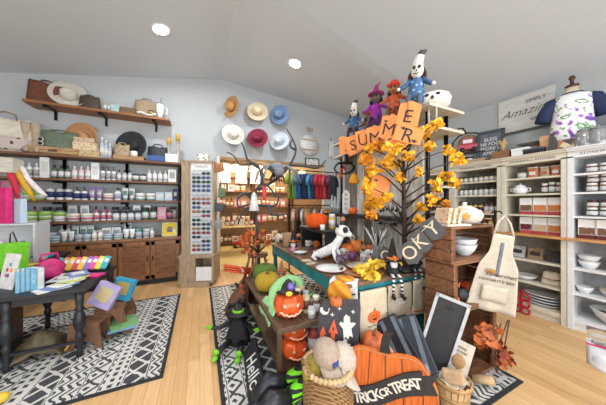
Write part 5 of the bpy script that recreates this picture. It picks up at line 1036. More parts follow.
# ================================================================== CRATE STACK
CW = wood((142,96,64), .6, 'x', .3, 5, .3); CW2 = wood((120,80,54), .6, 'z', .3, 5, .3)
def crate(x0, x1, y0, y1, z0, z1, label, group='crates stacked by the table end', slats=3):
    t = thing('wooden_crate', label, 'crate', ((x0+x1)/2,(y0+y1)/2,z0), 0, group); hx, hy, h = (x1-x0)/2,(y1-y0)/2,z1-z0; T = .018
    for nme, s in (('bottom',0),('top',1)): mb = MB(CW); mb.bx(-hx,hx,-hy,hy,s*(h-T),s*(h-T)+T); part(nme+'_board', mb, t, bevel=.003)
    for s in (-1,1):
        mb = MB(CW); hh = (h-2*T)/slats
        for k in range(slats): mb.bx(s*hx,s*(hx-T),-hy,hy,T+k*hh+.004,T+(k+1)*hh-.004)
        part('side_slats', mb, t)
        mb = MB(CW2); mb.bx(s*(hx-T),s*(hx-T-.035),-hy,-hy+.025,T,h-T); part('corner_post', mb, t)
    mb = MB(CW2); hh = (h-2*T)/slats
    for k in range(slats): mb.bx(-hx+T,hx-T,hy-T,hy,T+k*hh+.004,T+(k+1)*hh-.004)
    part('back_slats', mb, t); return t
KX0, KX1, KY0, KY1 = 1.77, 2.38, 1.06, 1.3
crate(KX0,KX1,KY0,KY1,.012,.6,'tall wooden crate at the bottom of the stack, autumn leaves before it',slats=4)
crate(KX0,KX1,KY0,KY1,.602,.985,'middle wooden crate of the stack, pumpkins inside'); crate(KX0-.03,KX1-.02,KY0,KY1,.987,1.27,'topmost wooden crate of the stack, white bowls inside')
ENM = mat((214,216,218),.3,var=.08)
for k in range(2): bowl(.1,.1,ENM,['lower','upper'][k]+' white enamel bowl with handles in the topmost crate',(2.1,1.175,1.006+k*.045),group='nested enamel bowls',m2=GRY)
product('jar','dark red','black','cream',.12,.07,(1.87,1.17,1.006),0,'in the topmost crate','jars in the topmost crate')
pumpkin(.075,.12,BLK,'black pumpkin with orange stem in the middle crate',(2.02,1.17,.621),stem=ORG); pumpkin(.085,.13,mat((220,96,40),.6),'orange pumpkin at right in the middle crate',(2.2,1.17,.621)); pumpkin(.05,.08,ORG,'small orange jack-o-lantern with black face in the middle crate',(1.89,1.14,.621),face_=1)
# tureen and gold leaf ornament on top
t = thing('tureen', 'cream pumpkin-shaped tureen with gold leaf and side handles on the crates', 'tureen', (2.16,1.2,1.272), R(-55)); mb = MB(mat((224,218,204),.3)); mb.lathe([(.07,0),(.12,.03),(.14,.08),(.12,.125),(.05,.14)], n=36, ribs=9, rib=.06); part('pot', mb, t); mb = MB(mat((224,218,204),.3)); mb.lathe([(.1,.132),(.06,.155),(.015,.165),(.02,.19),(0,.195)], n=20); part('lid', mb, t)
for s in (-1,1): mb = MB(mat((150,116,80),.6)); mb.tube([(s*.12,0,.1),(s*.18,0,.11),(s*.19,0,.05),(s*.13,0,.05)], .01); part('handle', mb, t)
mb = MB(mat((226,164,60),.5)); mb.prism([(0,-.035),(.02,-.01),(.032,.015),(.012,.02),(0,.045),(-.012,.02),(-.032,.015),(-.02,-.01)], -.142,-.138); part('leaf_print', mb, t, (0,0,.07))
t = thing('serving_tray', 'cream tray with folded napkins left of the tureen', 'tray', (1.9,1.18,1.272), R(-10)); mb = MB(mat((220,212,196),.5)); mb.bx(-.12,.12,-.1,.1,0,.015); part('base', mb, t)
for k in range(3): mb = MB(mat((226,200,170),.8,kind='spots',scale=30,rgb2=(214,140,80))); mb.box((-.06+k*.055,0,.08), (.03,.14,.13), rot=(0,R(14),0)); part('napkin', mb, t, bevel=.006)
# autumn leaf spray
t = thing('autumn_leaf_spray', 'spray of rust orange autumn leaves spilling from the bottom crate', 'decoration', (2.2,.98,.02)); mb = MB(mat((206,112,58),.7,var=.25)); mb2 = MB(mat((160,74,44),.7,var=.25))
for k in range(24): q = random.random(); c_ = (-.24+.4*q+random.uniform(-.05,.05),random.uniform(-.04,.02),.46-.32*q+random.uniform(-.08,.06)); leaf_cloud(mb if k % 3 else mb2, c_, .055, 5, .058)
part('leaves', mb, t); part('leaves', mb2, t, label='dark red leaves'); mb = MB(DWD)
for k in range(7): mb.tube([(0,0,.05),(random.uniform(-.15,.05),-.03,.25),(random.uniform(-.28,.12),-.04,.48)], .005, 5)
part('twigs', mb, t)
t = thing('log_candle', 'small pale birch log lying among the autumn leaves', 'log', (2.02,.99,.06), R(-50)); mb = MB(mat((190,160,120),.7,bump=.3)); mb.cyl((-.07,0,0),(.07,0,.02),.032,n=14); part('log', mb, t); mb = MB(DWD); mb.cyl((.07,0,.02),(.074,0,.02),.025,n=14); part('cut_end', mb, t)
# apron hanging from the stack
t = thing('apron', 'cream linen apron with a dark stripe and lettering hung at the crate corner', 'apron', (2.26,.97,1.2), (0,R(9),R(-40))); t.scale = (1.04,.9,.82); AP = mat((196,186,170),.9,bump=.15,var=.06)
mb = MB(AP); pr = [(0,.07),(.18,.075),(.32,.13),(.6,.155),(.78,.165)]
def hw(z):
    for (a,b),(c,d) in zip(pr, pr[1:]):
        if z <= c: return b+(d-b)*(z-a)/(c-a)
    return pr[-1][1]
mb.grid(lambda u, v: ((u-.5)*2*hw(v*.78), -.03+.012*math.sin(u*11)*v, -v*.78), 18, 20, .004); part('cloth', mb, t)
mb = MB(mat((110,116,130),.8)); mb.grid(lambda u, v: (-.012+u*.024, -.037+.012*math.sin(5.5+u*.8)*v, -.08-v*.34), 2, 10, .001); part('stripe', mb, t)
mb = MB(AP); mb.grid(lambda u, v: ((u-.5)*.17, -.046-.004*math.sin(u*9), -.52-v*.16), 8, 4, .003); part('pocket', mb, t)
mb = MB(AP); mb.tube([(-.065,-.03,-.005),(-.04,0,.12),(0,.01,.19),(.04,0,.12),(.065,-.03,-.005)], .009); part('neck_strap', mb, t)
mb = MB(mat((170,120,60),.6)); mb.lathe([(0,0),(.035,0)], (-.045,-.045,-.38), n=16, rot=(R(90),0,0), sy=.7); part('badge_print', mb, t)
text('Gourmet', .055, BLK, t, (.02,-.053,-.405), shear=.3, name='apron_lettering'); text('FAVORITE BEE', .038, BLK, t, (0,-.053,-.465), name='apron_lettering')
t = thing('wall_hook', 'black metal hook on the crate corner holding the apron', 'hook', (2.29,1.03,1.2)); mb = MB(BLKM); mb.tube([(0,.0,.18),(0,-.03,.19),(0,-.05,.17)], .006); mb.cyl((0,.0,.0),(0,0,.2),.009); part('hook', mb, t)
p = W(521,303,X=2.75); t = thing('silicone_mitt', 'red silicone pot holder with round holes hanging by the pancake hutch', 'pot holder', W(521,302,X=3.87), R(-90)); mb = MB(mat((190,26,40),.5)); 
for k in range(3):
    for a in (-.045,.045): mb.lathe([(.032,-.01),(.05,-.01),(.05,.01),(.032,.01),(.032,-.01)], (a,0,-.1+k*.09), n=14, rot=(R(90),0,0))
mb.box((0,0,-.055),(.02,.016,.06)); mb.box((0,0,.035),(.02,.016,.06)); mb.tube([(-.03,0,.12),(0,0,.17),(.03,0,.12)], .008); part('holder', mb, t)
# ================================================================== FOREGROUND GROUP
# woven basket with caps
t = thing('woven_basket', 'tall round seagrass basket holding caps, nearest the camera', 'basket', (.79,1.3,.012)); SG = mat((176,136,88),.85,bump=.5,kind='weave',scale=24,rgb2=(116,84,52))
mb = MB(SG)
for k in range(11): z = .015+k*.03; rr = .15+.022*math.sin(k/10*math.pi); mb.lathe([(rr-.012,z-.014),(rr+.004,z-.014),(rr+.012,z),(rr+.004,z+.014),(rr-.012,z+.014)], n=36, ribs=36, rib=.05)
mb.lathe([(0,.0),(.15,.0),(.15,.01)], n=24); part('woven_side', mb, t)
mb = MB(mat((206,176,130),.8,bump=.4)); n = 34
for k in range(n): a = 2*math.pi*k/n; mb.ball((.16*math.cos(a),.16*math.sin(a),.35), (.02,.02,.016), 7, 5)
part('braided_rim', mb, t)
for s in (-1,1): mb = MB(SG); mb.tube([(s*.155,-.05,.33),(s*.175,-.035,.41),(s*.175,.035,.41),(s*.155,.05,.33)], .011); part('handle', mb, t)
def cap(col, label, loc, rot, patch=(60,80,140)):
    t = thing('baseball_cap', label, 'cap', loc, rot, 'caps in the seagrass basket'); m = mat(col,.9,bump=.15,scale=60)
    mb = MB(m); mb.lathe([(.086,0),(.088,.03),(.08,.07),(.055,.1),(.02,.114),(0,.116)], n=24, sy=1.1, cap=False); cr = part('crown', mb, t)
    mb = MB(m)
    def f(u, v): a = (u-.5)*2.3; return (math.sin(a)*(.086+.006*v), -(math.cos(a)*.092+.105*v*math.cos(a*.8)**.7), .006-.035*v*math.sin(a)**2-.012*v*v)
    mb.grid(f, 16, 6, .004); part('brim', mb, t)
    mb = MB(mat(patch,.6)); mb.box((0,-.094,.05), (.045,.008,.035), rot=(R(-22),0,0)); part('patch', mb, cr)
    mb = MB(m); mb.ball((0,0,.118), .007, 8, 5); part('button', mb, cr)
cap((176,156,138),'tan cap with blue patch standing upright in the basket',(.77,1.3,.425),(R(26),R(-6),R(8))); cap((196,182,166),'tan cap with its brim toward the camera, in front of the upright one',(.865,1.27,.385),(R(40),R(24),R(40)),(190,176,160)); cap((170,150,60),'mustard cap tucked low at the left of the basket',(.73,1.35,.28),(R(30),R(-20),R(-40)),(80,70,50)); cap((96,100,84),'dark olive cap underneath the tan caps',(.8,1.33,.26),(R(10),R(10),R(80)),(60,60,50))
# pumpkin sign
t = thing('pumpkin_sign', 'large orange wooden pumpkin sign reading TRICK OR TREAT on a black banner', 'sign', (1.06,1.05,.012), (R(-7),0,face((1.06,1.05)))); t.scale = (1.06,1,1); pts = []
def pk(a):
    # three-lobed outline
    x = math.cos(a)*.285; z = .235+math.sin(a)*.235; 
    if math.sin(a) > 0: z += .02*abs(math.cos(a*3))-.012*(abs(math.cos(a)) < .12)
    return (math.copysign(abs(math.cos(a))**.72, math.cos(a))*.285, .245+math.copysign(abs(math.sin(a))**.8, math.sin(a))*.24+.012*math.cos(6*a)*(math.sin(a) > 0))
out = [pk(2*math.pi*k/64) for k in range(64)]
OW = wood((212,104,34),.5,'z',.22,6,.3); mb = MB(OW); mb.prism(out, 0, .022); part('plank_pumpkin', mb, t, bevel=.003)
mb = MB(mat((84,40,18),.6))
for x in (-.19,-.095,0,.095,.19):
    zt = .245+.235*(1-(abs(x)/.285)**2)**.42; mb.tube([(x,-.001,.02+abs(x)*.3),(x*1.08,-.0015,.25),(x*.96,-.001,zt-.015)], .0028, 5)
part('grooves', mb, t)
mb = MB(mat((190,140,84),.6)); mb.tube([(x*.97,-.003,.245+(z-.245)*.94) for x, z in out+out[:1]], .0035, 5); part('wavy_edge', mb, t)
mb = MB(BLK); mb.prism([(-.035,.47),(.03,.47),(.02,.52),(.03,.57),(.045,.6),(.0,.6),(-.022,.55)], -.008,.02); part('stem', mb, t)
def wave(x): return .245+.045*math.sin(x*9.5-.1)+x*.25
xs = [-.2+.02*k for k in range(21)]; up = [(x, wave(x)+.07) for x in xs]; dn = [(x, wave(x)-.065) for x in reversed(xs)]
BAN = mat((38,38,42),.5); mb = MB(BAN); mb.prism(up+dn, -.016,-.002); bn = part('banner', mb, t); 
for s in (-1,1):
    xe = s*.2; mb = MB(BAN); mb.prism([(xe-s*.02,wave(xe)+.035),(xe+s*.085,wave(xe)+.06+s*.01),(xe+s*.05,wave(xe)+.0+s*.01),(xe+s*.08,wave(xe)-.055+s*.01),(xe-s*.02,wave(xe)-.07)], -.008,-.001); part('banner_end', mb, t)
CRL = mat((222,214,200),.6)
for ch, x in zip('TRICKORTREAT', (-.165,-.131,-.106,-.08,-.047,-.012,.014,.05,.082,.112,.144,.175)):
    sz = .085 if ch not in 'O' else .06
    if x == .014: sz = .06
    text(ch, sz, CRL, bn, (x,-.018,wave(x)+.002), (R(90),-math.atan(.43*math.cos(x*9.5-.1)+.25),0), name='letter', off=.0012)
# spooky haunted house board
p = W(335,366,d=1.62); t = thing('haunted_house_board', 'tall charcoal board painted with moon, ghosts and an orange haunted house', 'sign', (p.x,p.y,.2), (R(-6),R(4),face(p))); t.location.z = .19
mb = MB(mat((58,58,64),.6,var=.15)); mb.prism([(-.15,0),(.15,0),(.155,.5),(.145,.56),(-.12,.53),(-.15,.46)], 0,.02); part('board', mb, t)
OH = mat((226,96,52),.6); mb = MB(OH); mb.prism([(-.13,.09),(-.0,.09),(-.0,.2),(-.02,.2),(-.02,.3),(.0,.3),(-.035,.4),(-.07,.3),(-.05,.3),(-.05,.22),(-.1,.22),(-.1,.28),(-.085,.28),(-.11,.34),(-.135,.28),(-.13,.28)], -.004,0); hh = part('house', mb, t)
mb = MB(OH); mb.prism([(.03,.08),(.13,.08),(.13,.18),(.14,.18),(.12,.23),(.1,.18),(.06,.18),(.045,.22),(.03,.18)], -.004,0); part('house', mb, t)
for x, z in ((-.035,.33),(-.04,.25),(-.11,.25),(-.08,.14),(-.04,.14)): mb = MB(mat((58,58,64))); mb.bx(x-.007,x+.007,-.0055,-.004,z-.012,z+.012); part('house_window', mb, hh)
GH = mat((226,224,214),.6); 
for dx, dz, s in ((.065,.36,1),(.06,.22,.62)): mb = MB(GH); mb.prism([(dx+s*a,dz+s*b) for a, b in ((-.02,-.09),(-.005,-.07),(.01,-.09),(.022,-.06),(.045,-.07),(.03,-.01),(.06,.03),(.04,.035),(.02,.03),(.015,.07),(-.015,.085),(-.03,.06),(-.028,.02),(-.05,.03),(-.06,.01),(-.03,-.02))], -.004,0); part('ghost', mb, t)
mb = MB(GH); mb.prism([(-.11+.034*math.cos(R(a)), .455+.034*math.sin(R(a))) for a in range(150,391,20)]+[(-.098+.026*math.cos(R(a)), .468+.026*math.sin(R(a))) for a in range(370,169,-20)], -.004,0); part('moon', mb, t)
for x, z in ((.0,.48),(.1,.47),(-.05,.43)): mb = MB(GH); mb.prism([(x+(.018 if k%2==0 else .005)*math.cos(k*math.pi/4), z+(.018 if k%2==0 else .005)*math.sin(k*math.pi/4)) for k in range(8)], -.004,0); part('star', mb, t)
t = thing('display_easel', 'low dark wooden stand under the haunted house board', 'stand', (p.x+.02,p.y+.06,.0), face(p)); mb = MB(DWD); mb.bx(-.13,.13,-.1,.06,.15,.18); part('ledge', mb, t)
for s in (-1,1): mb = MB(DWD); mb.bx(s*.12,s*.1,-.08,.04,.012,.15); part('foot', mb, t)
pumpkin(.045,.06,mat((210,110,50),.4),'small glass orange pumpkin hanging before the towel on the board top',W(336,303,d=1.6)-Vector((0,0,.02)))
# pumpkins & cloths under the table front
for k,(px,py,r,c,l) in enumerate(((374,338,.1,(214,110,60),'orange patterned pumpkin under the jack-o-lantern towel'),(361,350,.09,(206,80,50),'red-orange pumpkin behind the TRICK OR TREAT sign'),(386,347,.085,(230,150,100),'pale orange pumpkin under the middle towel'),(352,352,.07,(226,120,60),'small orange pumpkin beside the haunted house board'))):
    q = W(px,py,d=1.7+.05*k); q.z -= r; pumpkin(r,r*1.35,mat(c,.6,kind='spots',scale=12,var=.2),l,q,'pumpkins under the table front')
t = thing('storage_bin', 'wooden bin of soft pumpkins under the front of the teal table', 'bin', (1.36,1.62,.012)); mb = MB(wood((120,84,58),.6,'x')); mb.bx(-.3,.3,-.16,.16,.0,.02)
for s in (-1,1): mb.bx(-.3,.3,s*.16,s*.145,.02,.3); mb.bx(s*.3,s*.285,-.145,.145,.02,.3)
part('box', mb, t)
for k in range(5): pumpkin(.075,.1,mat([(214,110,60),(226,226,220),(196,130,60),(230,180,150),(60,56,60)][k],.8),['orange','white','brown-orange','pale peach','black'][k]+' soft pumpkin in the wooden bin',(1.14+.11*k,1.6+.05*(k%2),.25),'soft pumpkins in the bin')
t = thing('throw_cloth', 'white cloth with orange pumpkin print draped behind the pumpkin sign', 'cloth', (1.34,1.32,.27), face((1.34,1.32))); mb = MB(mat((222,214,204),.85,kind='spots',scale=9,rgb2=(226,140,80))); mb.grid(lambda u, v: (-.17+u*.34, .12-v*.26, .06*math.sin(u*3.1)-.13*v*v+.015*math.sin(u*12+v*5)), 16, 10, .006); part('cloth', mb, t)
t = thing('small_stool', 'dark wooden stool under the draped pumpkin-print cloth', 'stool', (1.34,1.32,.012), face((1.34,1.32))); mb = MB(DWD); mb.bx(-.12,.12,-.08,.1,.19,.22); part('seat', mb, t)
for a in (-.1,.1):
    for b in (-.06,.08): mb = MB(DWD); mb.bx(a-.012,a+.012,b-.012,b+.012,0,.19); part('leg', mb, t)
# framed boards and dark bags right of the sign
q = W(452,340,d=1.78); t = thing('framed_chalkboard', 'tall black board in a pale grey frame leaning by the crates', 'picture', (1.585,1.13,.17), (R(-4),R(15),R(-55))); mb = MB(mat((196,200,204),.5))
for a in (-.11,.09): mb.bx(a,a+.02,-.02,0,0,.6)
for z in (0,.58): mb.bx(-.11,.11,-.02,0,z,z+.02)
part('frame', mb, t); mb = MB(mat((44,46,52),.5)); mb.bx(-.09,.09,-.008,0,.02,.58); part('panel', mb, t); mb = MB(BLK); mb.prism([(-.03,.54),(-.01,.53),(0,.56),(.01,.53),(.03,.54),(.02,.51),(0,.5),(-.02,.51)], -.011,-.009); part('bat_print', mb, t)
for k, (x, y, z, ry, l) in enumerate(((1.5,1.1,.19,-24,'slate blue flat tote with a wide grey strap, behind the spoon card'),(1.45,1.15,.19,-36,'black flat tote with grey strap leaning under the ghost towel'))):
    t = thing('flat_tote', l, 'bag', (x,y,z), (R(-16),R(ry),R(-50)), 'flat totes leaning by the sign'); mb = MB(mat((46,52,62) if k == 0 else (34,36,42),.5)); mb.box((0,0,.2), (.2,.03,.4)); part('body', mb, t, bevel=.01)
    for s in (-.05,.05): mb = MB(mat((104,116,128),.5)); mb.box((s,-.018,.2), (.032,.006,.38), rot=(0,R(6),0)); part('strap', mb, t)
    mb = MB(mat((160,168,176),.4)); mb.box((0,-.02,.05), (.09,.008,.05)); part('buckle', mb, t)
t = thing('side_box', 'dark wooden box behind the bushel basket that holds the totes up', 'box', (1.54,1.14,.012), R(-50)); mb = MB(DWD); mb.bx(-.13,.13,-.08,.08,0,.17); part('box', mb, t, bevel=.004)
# bushel basket with spoon
t = thing('bushel_basket', 'small slatted bushel basket with crinkled paper at lower right of the sign', 'basket', (1.63,.99,.012)); BW = mat((206,172,124),.6,var=.12)
for k in range(18): a = 2*math.pi*k/18; mb = MB(BW); mb.T = Matrix.Rotation(a,4,'Z'); mb.box((.1,0,.11), (.004,.032,.2), rot=(0,R(10),0)); part('slat', mb, t)
for z, r in ((.19,.124),(.1,.108),(.02,.092)): mb = MB(wood((190,150,100),.6,'x')); mb.lathe([(r-.006,z-.012),(r,z-.012),(r,z+.012),(r-.006,z+.012),(r-.006,z-.012)], n=32); part('hoop', mb, t)
mb = MB(BW); mb.lathe([(0,.005),(.088,.005),(.088,.012)], n=24); part('bottom', mb, t)
mb = MB(mat((220,206,184),.9,bump=.6,scale=30)); mb.grid(lambda u, v: ((u-.5)*.17, (v-.5)*.17, .19+.02*math.sin(u*13)*math.cos(v*11)), 10, 10, .004); solo('crinkled_paper', mb, 'crinkled cream paper filling the bushel basket', 'paper', (1.63,.99,.015))
t = thing('recipe_card', 'cream printed card standing in the bushel basket behind the spoon', 'card', (1.69,1.02,.2), (R(-10),R(14),face((1.66,.95)))); mb = MB(mat((216,206,188),.7)); mb.bx(-.08,.08,0,.008,0,.25); part('card', mb, t); text('Happy\nHarvest', .03, mat((90,80,70)), t, (0,-.002,.19), name='card_lettering')
t = thing('wooden_spoon', 'round wooden spoon standing up in the bushel basket', 'spoon', (1.63,.98,.16), (R(-14),R(10),face((1.6,.9)))); mb = MB(MWD); mb.cyl((0,0,0),(0,0,.13),.007); part('handle', mb, t); mb = MB(wood((176,136,92),.5)); mb.ball((0,0,.17), (.042,.012,.05)); part('bowl', mb, t)
mb = MB(mat((196,164,130),.9,bump=.3)); mb.box((0,0,.05), (.13,.05,.09)); solo('burlap_pouch', mb, 'tan burlap pouch resting on the bushel basket rim', 'pouch', (1.6,.95,.2), (R(-8),R(-12),R(-60)), bevel=.015)
pumpkin(.04,.06,mat((206,190,70),.6),'tiny yellow gourd on the rug beside the bushel basket',(1.42,.9,.012))
# plastic bag at the right edge
q = W(606,352,d=1.55); t = thing('zip_bag', 'clear zip bag of white fabric with a pink slider hanging at the right edge', 'bag', q-Vector((0,0,.08)), R(-78))
mb = MB(mat((214,218,226),.25,var=.05)); mb.grid(lambda u, v: ((u-.5)*.17*(1-.0*v), -.035*math.sin(u*3.14)*(1-v)-.003, v*.16-.06+.04*abs(u-.5)), 8, 8, .003); mb.ball((0,.0,.0), (.07,.03,.06)); part('fabric', mb, t); mb = MB(mat((206,40,110),.4)); mb.box((-.0,-.006,.105), (.17,.01,.01)); part('slider', mb, t); mb = MB(GLS); mb.grid(lambda u, v: ((u-.5)*.17, -.002, .11+v*.12), 3, 3, .002); part('bag_top', mb, t)
t = thing('bag_stand', 'black pipe stand just outside the right edge with the zip bag on its arm', 'stand', (q.x+.09,q.y-.3,0)); mb = MB(BLKM); mb.lathe([(.12,0),(.12,.015),(.02,.02)], n=20); mb.cyl((0,0,.01),(0,0,q.z+.16),.012); part('post', mb, t); mb = MB(BLKM); mb.cyl((0,0,q.z+.152),(-.09,.3,q.z+.152),.006); part('arm', mb, t)
# ================================================================== TOP OF THE RIGHT HUTCHES (z = 2.10)
HZ = 2.101
def htop(px, off=.12): return Vector((3.92+off, YatX(px, 3.92+off), HZ))
# mannequin with floral tee
t = thing('mannequin_torso', 'cream dress form with dark wooden neck cap on top of the hutches', 'mannequin', (4.12,YatX(572,4.12),2.29), R(-66)); MC = mat((222,208,184),.7)
mb = MB(MC); mb.lathe([(.15,0),(.17,.12),(.155,.28),(.175,.4),(.17,.46),(.07,.5),(.055,.53),(.055,.59),(.0,.6)], n=24, sy=.62); part('torso', mb, t)
mb = MB(mat((84,40,34),.4)); mb.lathe([(.057,.585),(.06,.605),(.02,.62),(.015,.66),(.03,.69),(.022,.72),(0,.725)], n=16); part('neck_cap', mb, t)
mb = MB(DWD); mb.lathe([(.16,-.188),(.16,-.17),(.02,-.16),(.02,.0)], n=20); part('base', mb, t)
FL = bpy.data.materials.new('floral_print'); FL.use_nodes = True; nt = FL.node_tree; N = nt.nodes; L = nt.links
tc = N.new('ShaderNodeTexCoord'); no = N.new('ShaderNodeTexNoise'); no.inputs['Scale'].default_value = 9; no.inputs['Detail'].default_value = 2; L.new(tc.outputs['Object'], no.inputs['Vector']); rp = N.new('ShaderNodeValToRGB'); e = rp.color_ramp.elements; e[0].position = .36; e[0].color = lin((112,70,160)); e[1].position = .40; e[1].color = lin((170,130,200))
for ps, c in ((.44,(226,228,228)),(.58,(230,232,230)),(.6,(90,140,90)),(.64,(130,170,120)),(.66,(230,232,230))): q = e.new(ps); q.color = lin(c)
L.new(no.outputs['Fac'], rp.inputs[0]); L.new(rp.outputs[0], N['Principled BSDF'].inputs['Base Color']); N['Principled BSDF'].inputs['Roughness'].default_value = .85
o = thing('t_shirt', 'white purple-flowered tee with navy sleeves worn by the dress form', 'shirt', (4.12,YatX(572,4.12),2.29), R(-66)); mb = MB(FL); mb.lathe([(.19,-.06),(.18,.1),(.165,.28),(.175,.4),(.165,.465),(.085,.505)], n=28, sy=.66); part('front_and_back', mb, o)
NV = mat((30,44,84),.8)
for s in (-1,1): mb = MB(NV); mb.tube([(s*.11,0,.44),(s*.17,-.0,.41),(s*.225,-.01,.31),(s*.25,-.01,.2)], [.06,.075,.07,.075], 14); part('sleeve', mb, o, label='navy sleeve')
mb = MB(NV); mb.lathe([(.1,.5),(.085,.515),(.092,.5)], n=24, sy=.7); part('neckband', mb, o)
# wall banner
yb0, yb1 = YatX(555,4.3), YatX(499,4.3); zb0, zb1 = 2.33, 2.78
zt = W(527,112,X=4.3).z
t = thing('wall_banner', 'large whitewashed sign with cursive writing on the wall above the hutches', 'sign', (4.3,(yb0+yb1)/2,zt), R(-90)); w_ = yb1-yb0
mb = MB(wood((218,218,214),.7,'x',.08)); mb.bx(-w_/2,w_/2,-.012,.015,-.24,.26); part('board', mb, t)
DK = mat((70,70,72)); text('SIMPLY', .07, DK, t, (.12,-.0135,.15), name='sign_lettering'); text('Amazing', .16, DK, t, (0,-.0135,.02), shear=.5, name='sign_lettering', off=-.002); text('GRACE', .06, DK, t, (.16,-.0135,-.12), name='sign_lettering')
mb = MB(mat((90,92,96))); mb.bx(-w_/2-.02,w_/2+.02,-.02,.015,-.27,-.245); part('lower_rail', mb, t)
# small dark frame
t = thing('framed_sign', 'dark grey framed print of white words standing on the hutch top', 'sign', htop(490,.2), (R(-6),0,R(-75))); mb = MB(mat((70,76,84),.5))
for a in (-.15,.115): mb.bx(a,a+.035,-.02,.01,0,.4)
for z in (0,.365): mb.bx(-.15,.15,-.02,.01,z,z+.035)
part('frame', mb, t); mb = MB(mat((96,102,110),.6)); mb.bx(-.115,.115,-.006,.006,.035,.365); part('panel', mb, t); t.scale = (1.12,1,1.28); text('BLESS\nTHE FOOD\nBEFORE US\nAMEN', .058, WHT, t, (0,-.008,.2), name='sign_lettering')
# hanger stand with pink truck
t = thing('scroll_hanger', 'black scroll-topped metal stand with round wood board and pink truck', 'stand', htop(467,.14), R(-60))
mb = MB(BLKM); mb.tube([(-.02,0,.5),(-.05,0,.56),(-.11,0,.57),(-.13,0,.51),(-.09,0,.47),(-.05,0,.5)], .01); mb.tube([(-.18,0,0),(-.18,0,.36),(-.1,0,.45),(.0,0,.48),(.12,0,.46),(.2,0,.36),(.2,0,0)], .011); mb.tube([(-.02,0,.48),(-.02,0,.5)], .01); part('metal_frame', mb, t)
mb = MB(BLKM); mb.bx(-.18,.2,-.07,.07,.17,.185); part('shelf', mb, t); t.scale = (1.1,1.1,1.12)
mb = MB(wood((170,134,104),.6,'z')); mb.lathe([(0,-.008),(.14,-.008),(.14,.008),(0,.008)], (.02,.04,.32), rot=(R(90),0,0), n=28); part('round_board', mb, t)
t2 = thing('toy_truck', 'small pink-red truck figure on the metal stand shelf', 'toy', htop(467,.14)+Vector((0,0,.21)), R(-60)); t2.scale = (1.35,1.2,1.5); mb = MB(mat((196,70,90),.4)); mb.bx(-.09,.11,-.035,.035,.03,.09); mb.bx(-.05,.06,-.033,.033,.09,.15); part('cab', mb, t2, bevel=.01)
for a in (-.05,.07):
    for b in (-.038,.038): mb = MB(BLK); mb.cyl((a,b-.006,.028),(a,b+.006,.028),.026,n=12); part('wheel', mb, t2)
mb = MB(mat((230,214,220),.3)); mb.bx(-.04,.05,-.0345,-.033,.1,.14); part('window', mb, t2)
for k,(px,c,l) in enumerate(((463,(216,186,80),'yellow labelled round tin under the truck shelf'),(470,(210,212,210),'white labelled round tin under the truck shelf'))):
    mb = MB(mat(c,.4,var=.2)); mb.lathe([(.05,0),(.052,.01),(.052,.13),(.048,.14)], n=18); o = solo('tin', mb, l, 'tin', htop(px,.14), group='tins'); m2 = MB(BLK); m2.lathe([(.053,.1),(.053,.13),(.0,.142)], n=18); part('lid', m2, o)
for k,(px,w,h,c,l,of) in enumerate(((478,.26,.07,(196,164,130),'low rectangular tan wooden tray on the hutch top',.16),(503,.2,.12,(150,106,74),'brown wicker basket of rolls on the hutch top',.12),(499,.14,.06,(226,226,222),'white ceramic loaf dish behind the wicker basket',.26))):
    giftbox(w,.16,h,mat(c,.7,kind='weave',scale=40),l,htop(px,of),R(-90))
t = thing('wooden_figure', 'small carved tan hand figure in the wicker basket', 'figure', htop(503,.12)+Vector((0,0,.121)), R(-90)); mb = MB(mat((196,160,116),.7)); mb.tube([(0,0,0),(0,0,.1),(-.05,0,.16)], [.03,.03,.02]); mb.tube([(0,0,.08),(.02,0,.19)], [.025,.015]); mb.tube([(0,0,.06),(.05,0,.13)], [.02,.012]); part('body', mb, t)
for k,(px,c,l,dz_) in enumerate(((519,(176,130,86),'tan wooden bread bowl on the hutch top, left of the pair',0),(533,(186,140,92),'tan wooden bread bowl on the hutch top, right of the pair',0))):
    t = bowl(.13,.09,wood(c,.5),l,htop(px,.24)+Vector((0,0,.0)),group='bread bowls',sy=.6,rot=R(-90))
for k in range(4):
    mb = MB(mat([(190,140,90),(170,120,76),(196,150,104),(150,160,170)][k],.8)); mb.ball((0,0,.03), (.07,.04,.03)); solo('bread_roll', mb, ['tan cloth roll in the left bread bowl','brown cloth roll in the left bread bowl','tan cloth roll in the right bread bowl','grey-blue cloth roll in the right bread bowl'][k], 'cloth roll', htop(519 if k < 2 else 533,.24)+Vector((0,(-.06,.06)[k%2],.085)), R(-60+k*20), 'cloth rolls in the bread bowls')
giftbox(.18,.13,.11,POR,'white square ceramic planter at the hutch top edge',htop(522,.08),R(-90)); giftbox(.2,.12,.08,BLK,'black box with window beside the white planter',htop(535,.07),R(-90),c2=mat((70,76,90),.4))
t = thing('cake_stand', 'pale round cake stand above the bread bowls', 'cake stand', htop(534,.33), 0); mb = MB(mat((186,184,180),.4)); mb.lathe([(.07,0),(.02,.02),(.018,.16),(.05,.19),(.17,.2),(.175,.215),(0,.21)], n=28); part('stand', mb, t)
t = thing('apron_board', 'dark grey paddle board with white goggles print and orange cap before the tee', 'sign', htop(559,.06), (R(-8),R(6),R(-80))); mb = MB(mat((62,62,68),.6)); mb.prism([(-.09,0),(.09,0),(.1,.2),(.06,.26),(.03,.27),(.03,.33),(-.03,.33),(-.03,.27),(-.06,.26),(-.1,.2)], -.01,.01); part('board', mb, t)
for s in (-1,1): mb = MB(mat((206,206,200))); mb.lathe([(0,0),(.028,0),(.028,.003)], (s*.033,-.012,.19), rot=(R(90),0,0), n=14); part('goggle_print', mb, t)
mb = MB(mat((214,150,60),.5)); mb.box((0,-.014,.3), (.05,.006,.04)); part('cap_print', mb, t); mb = MB(mat((180,110,70))); mb.box((0,-.013,.08), (.035,.005,.13)); part('handle_print', mb, t)
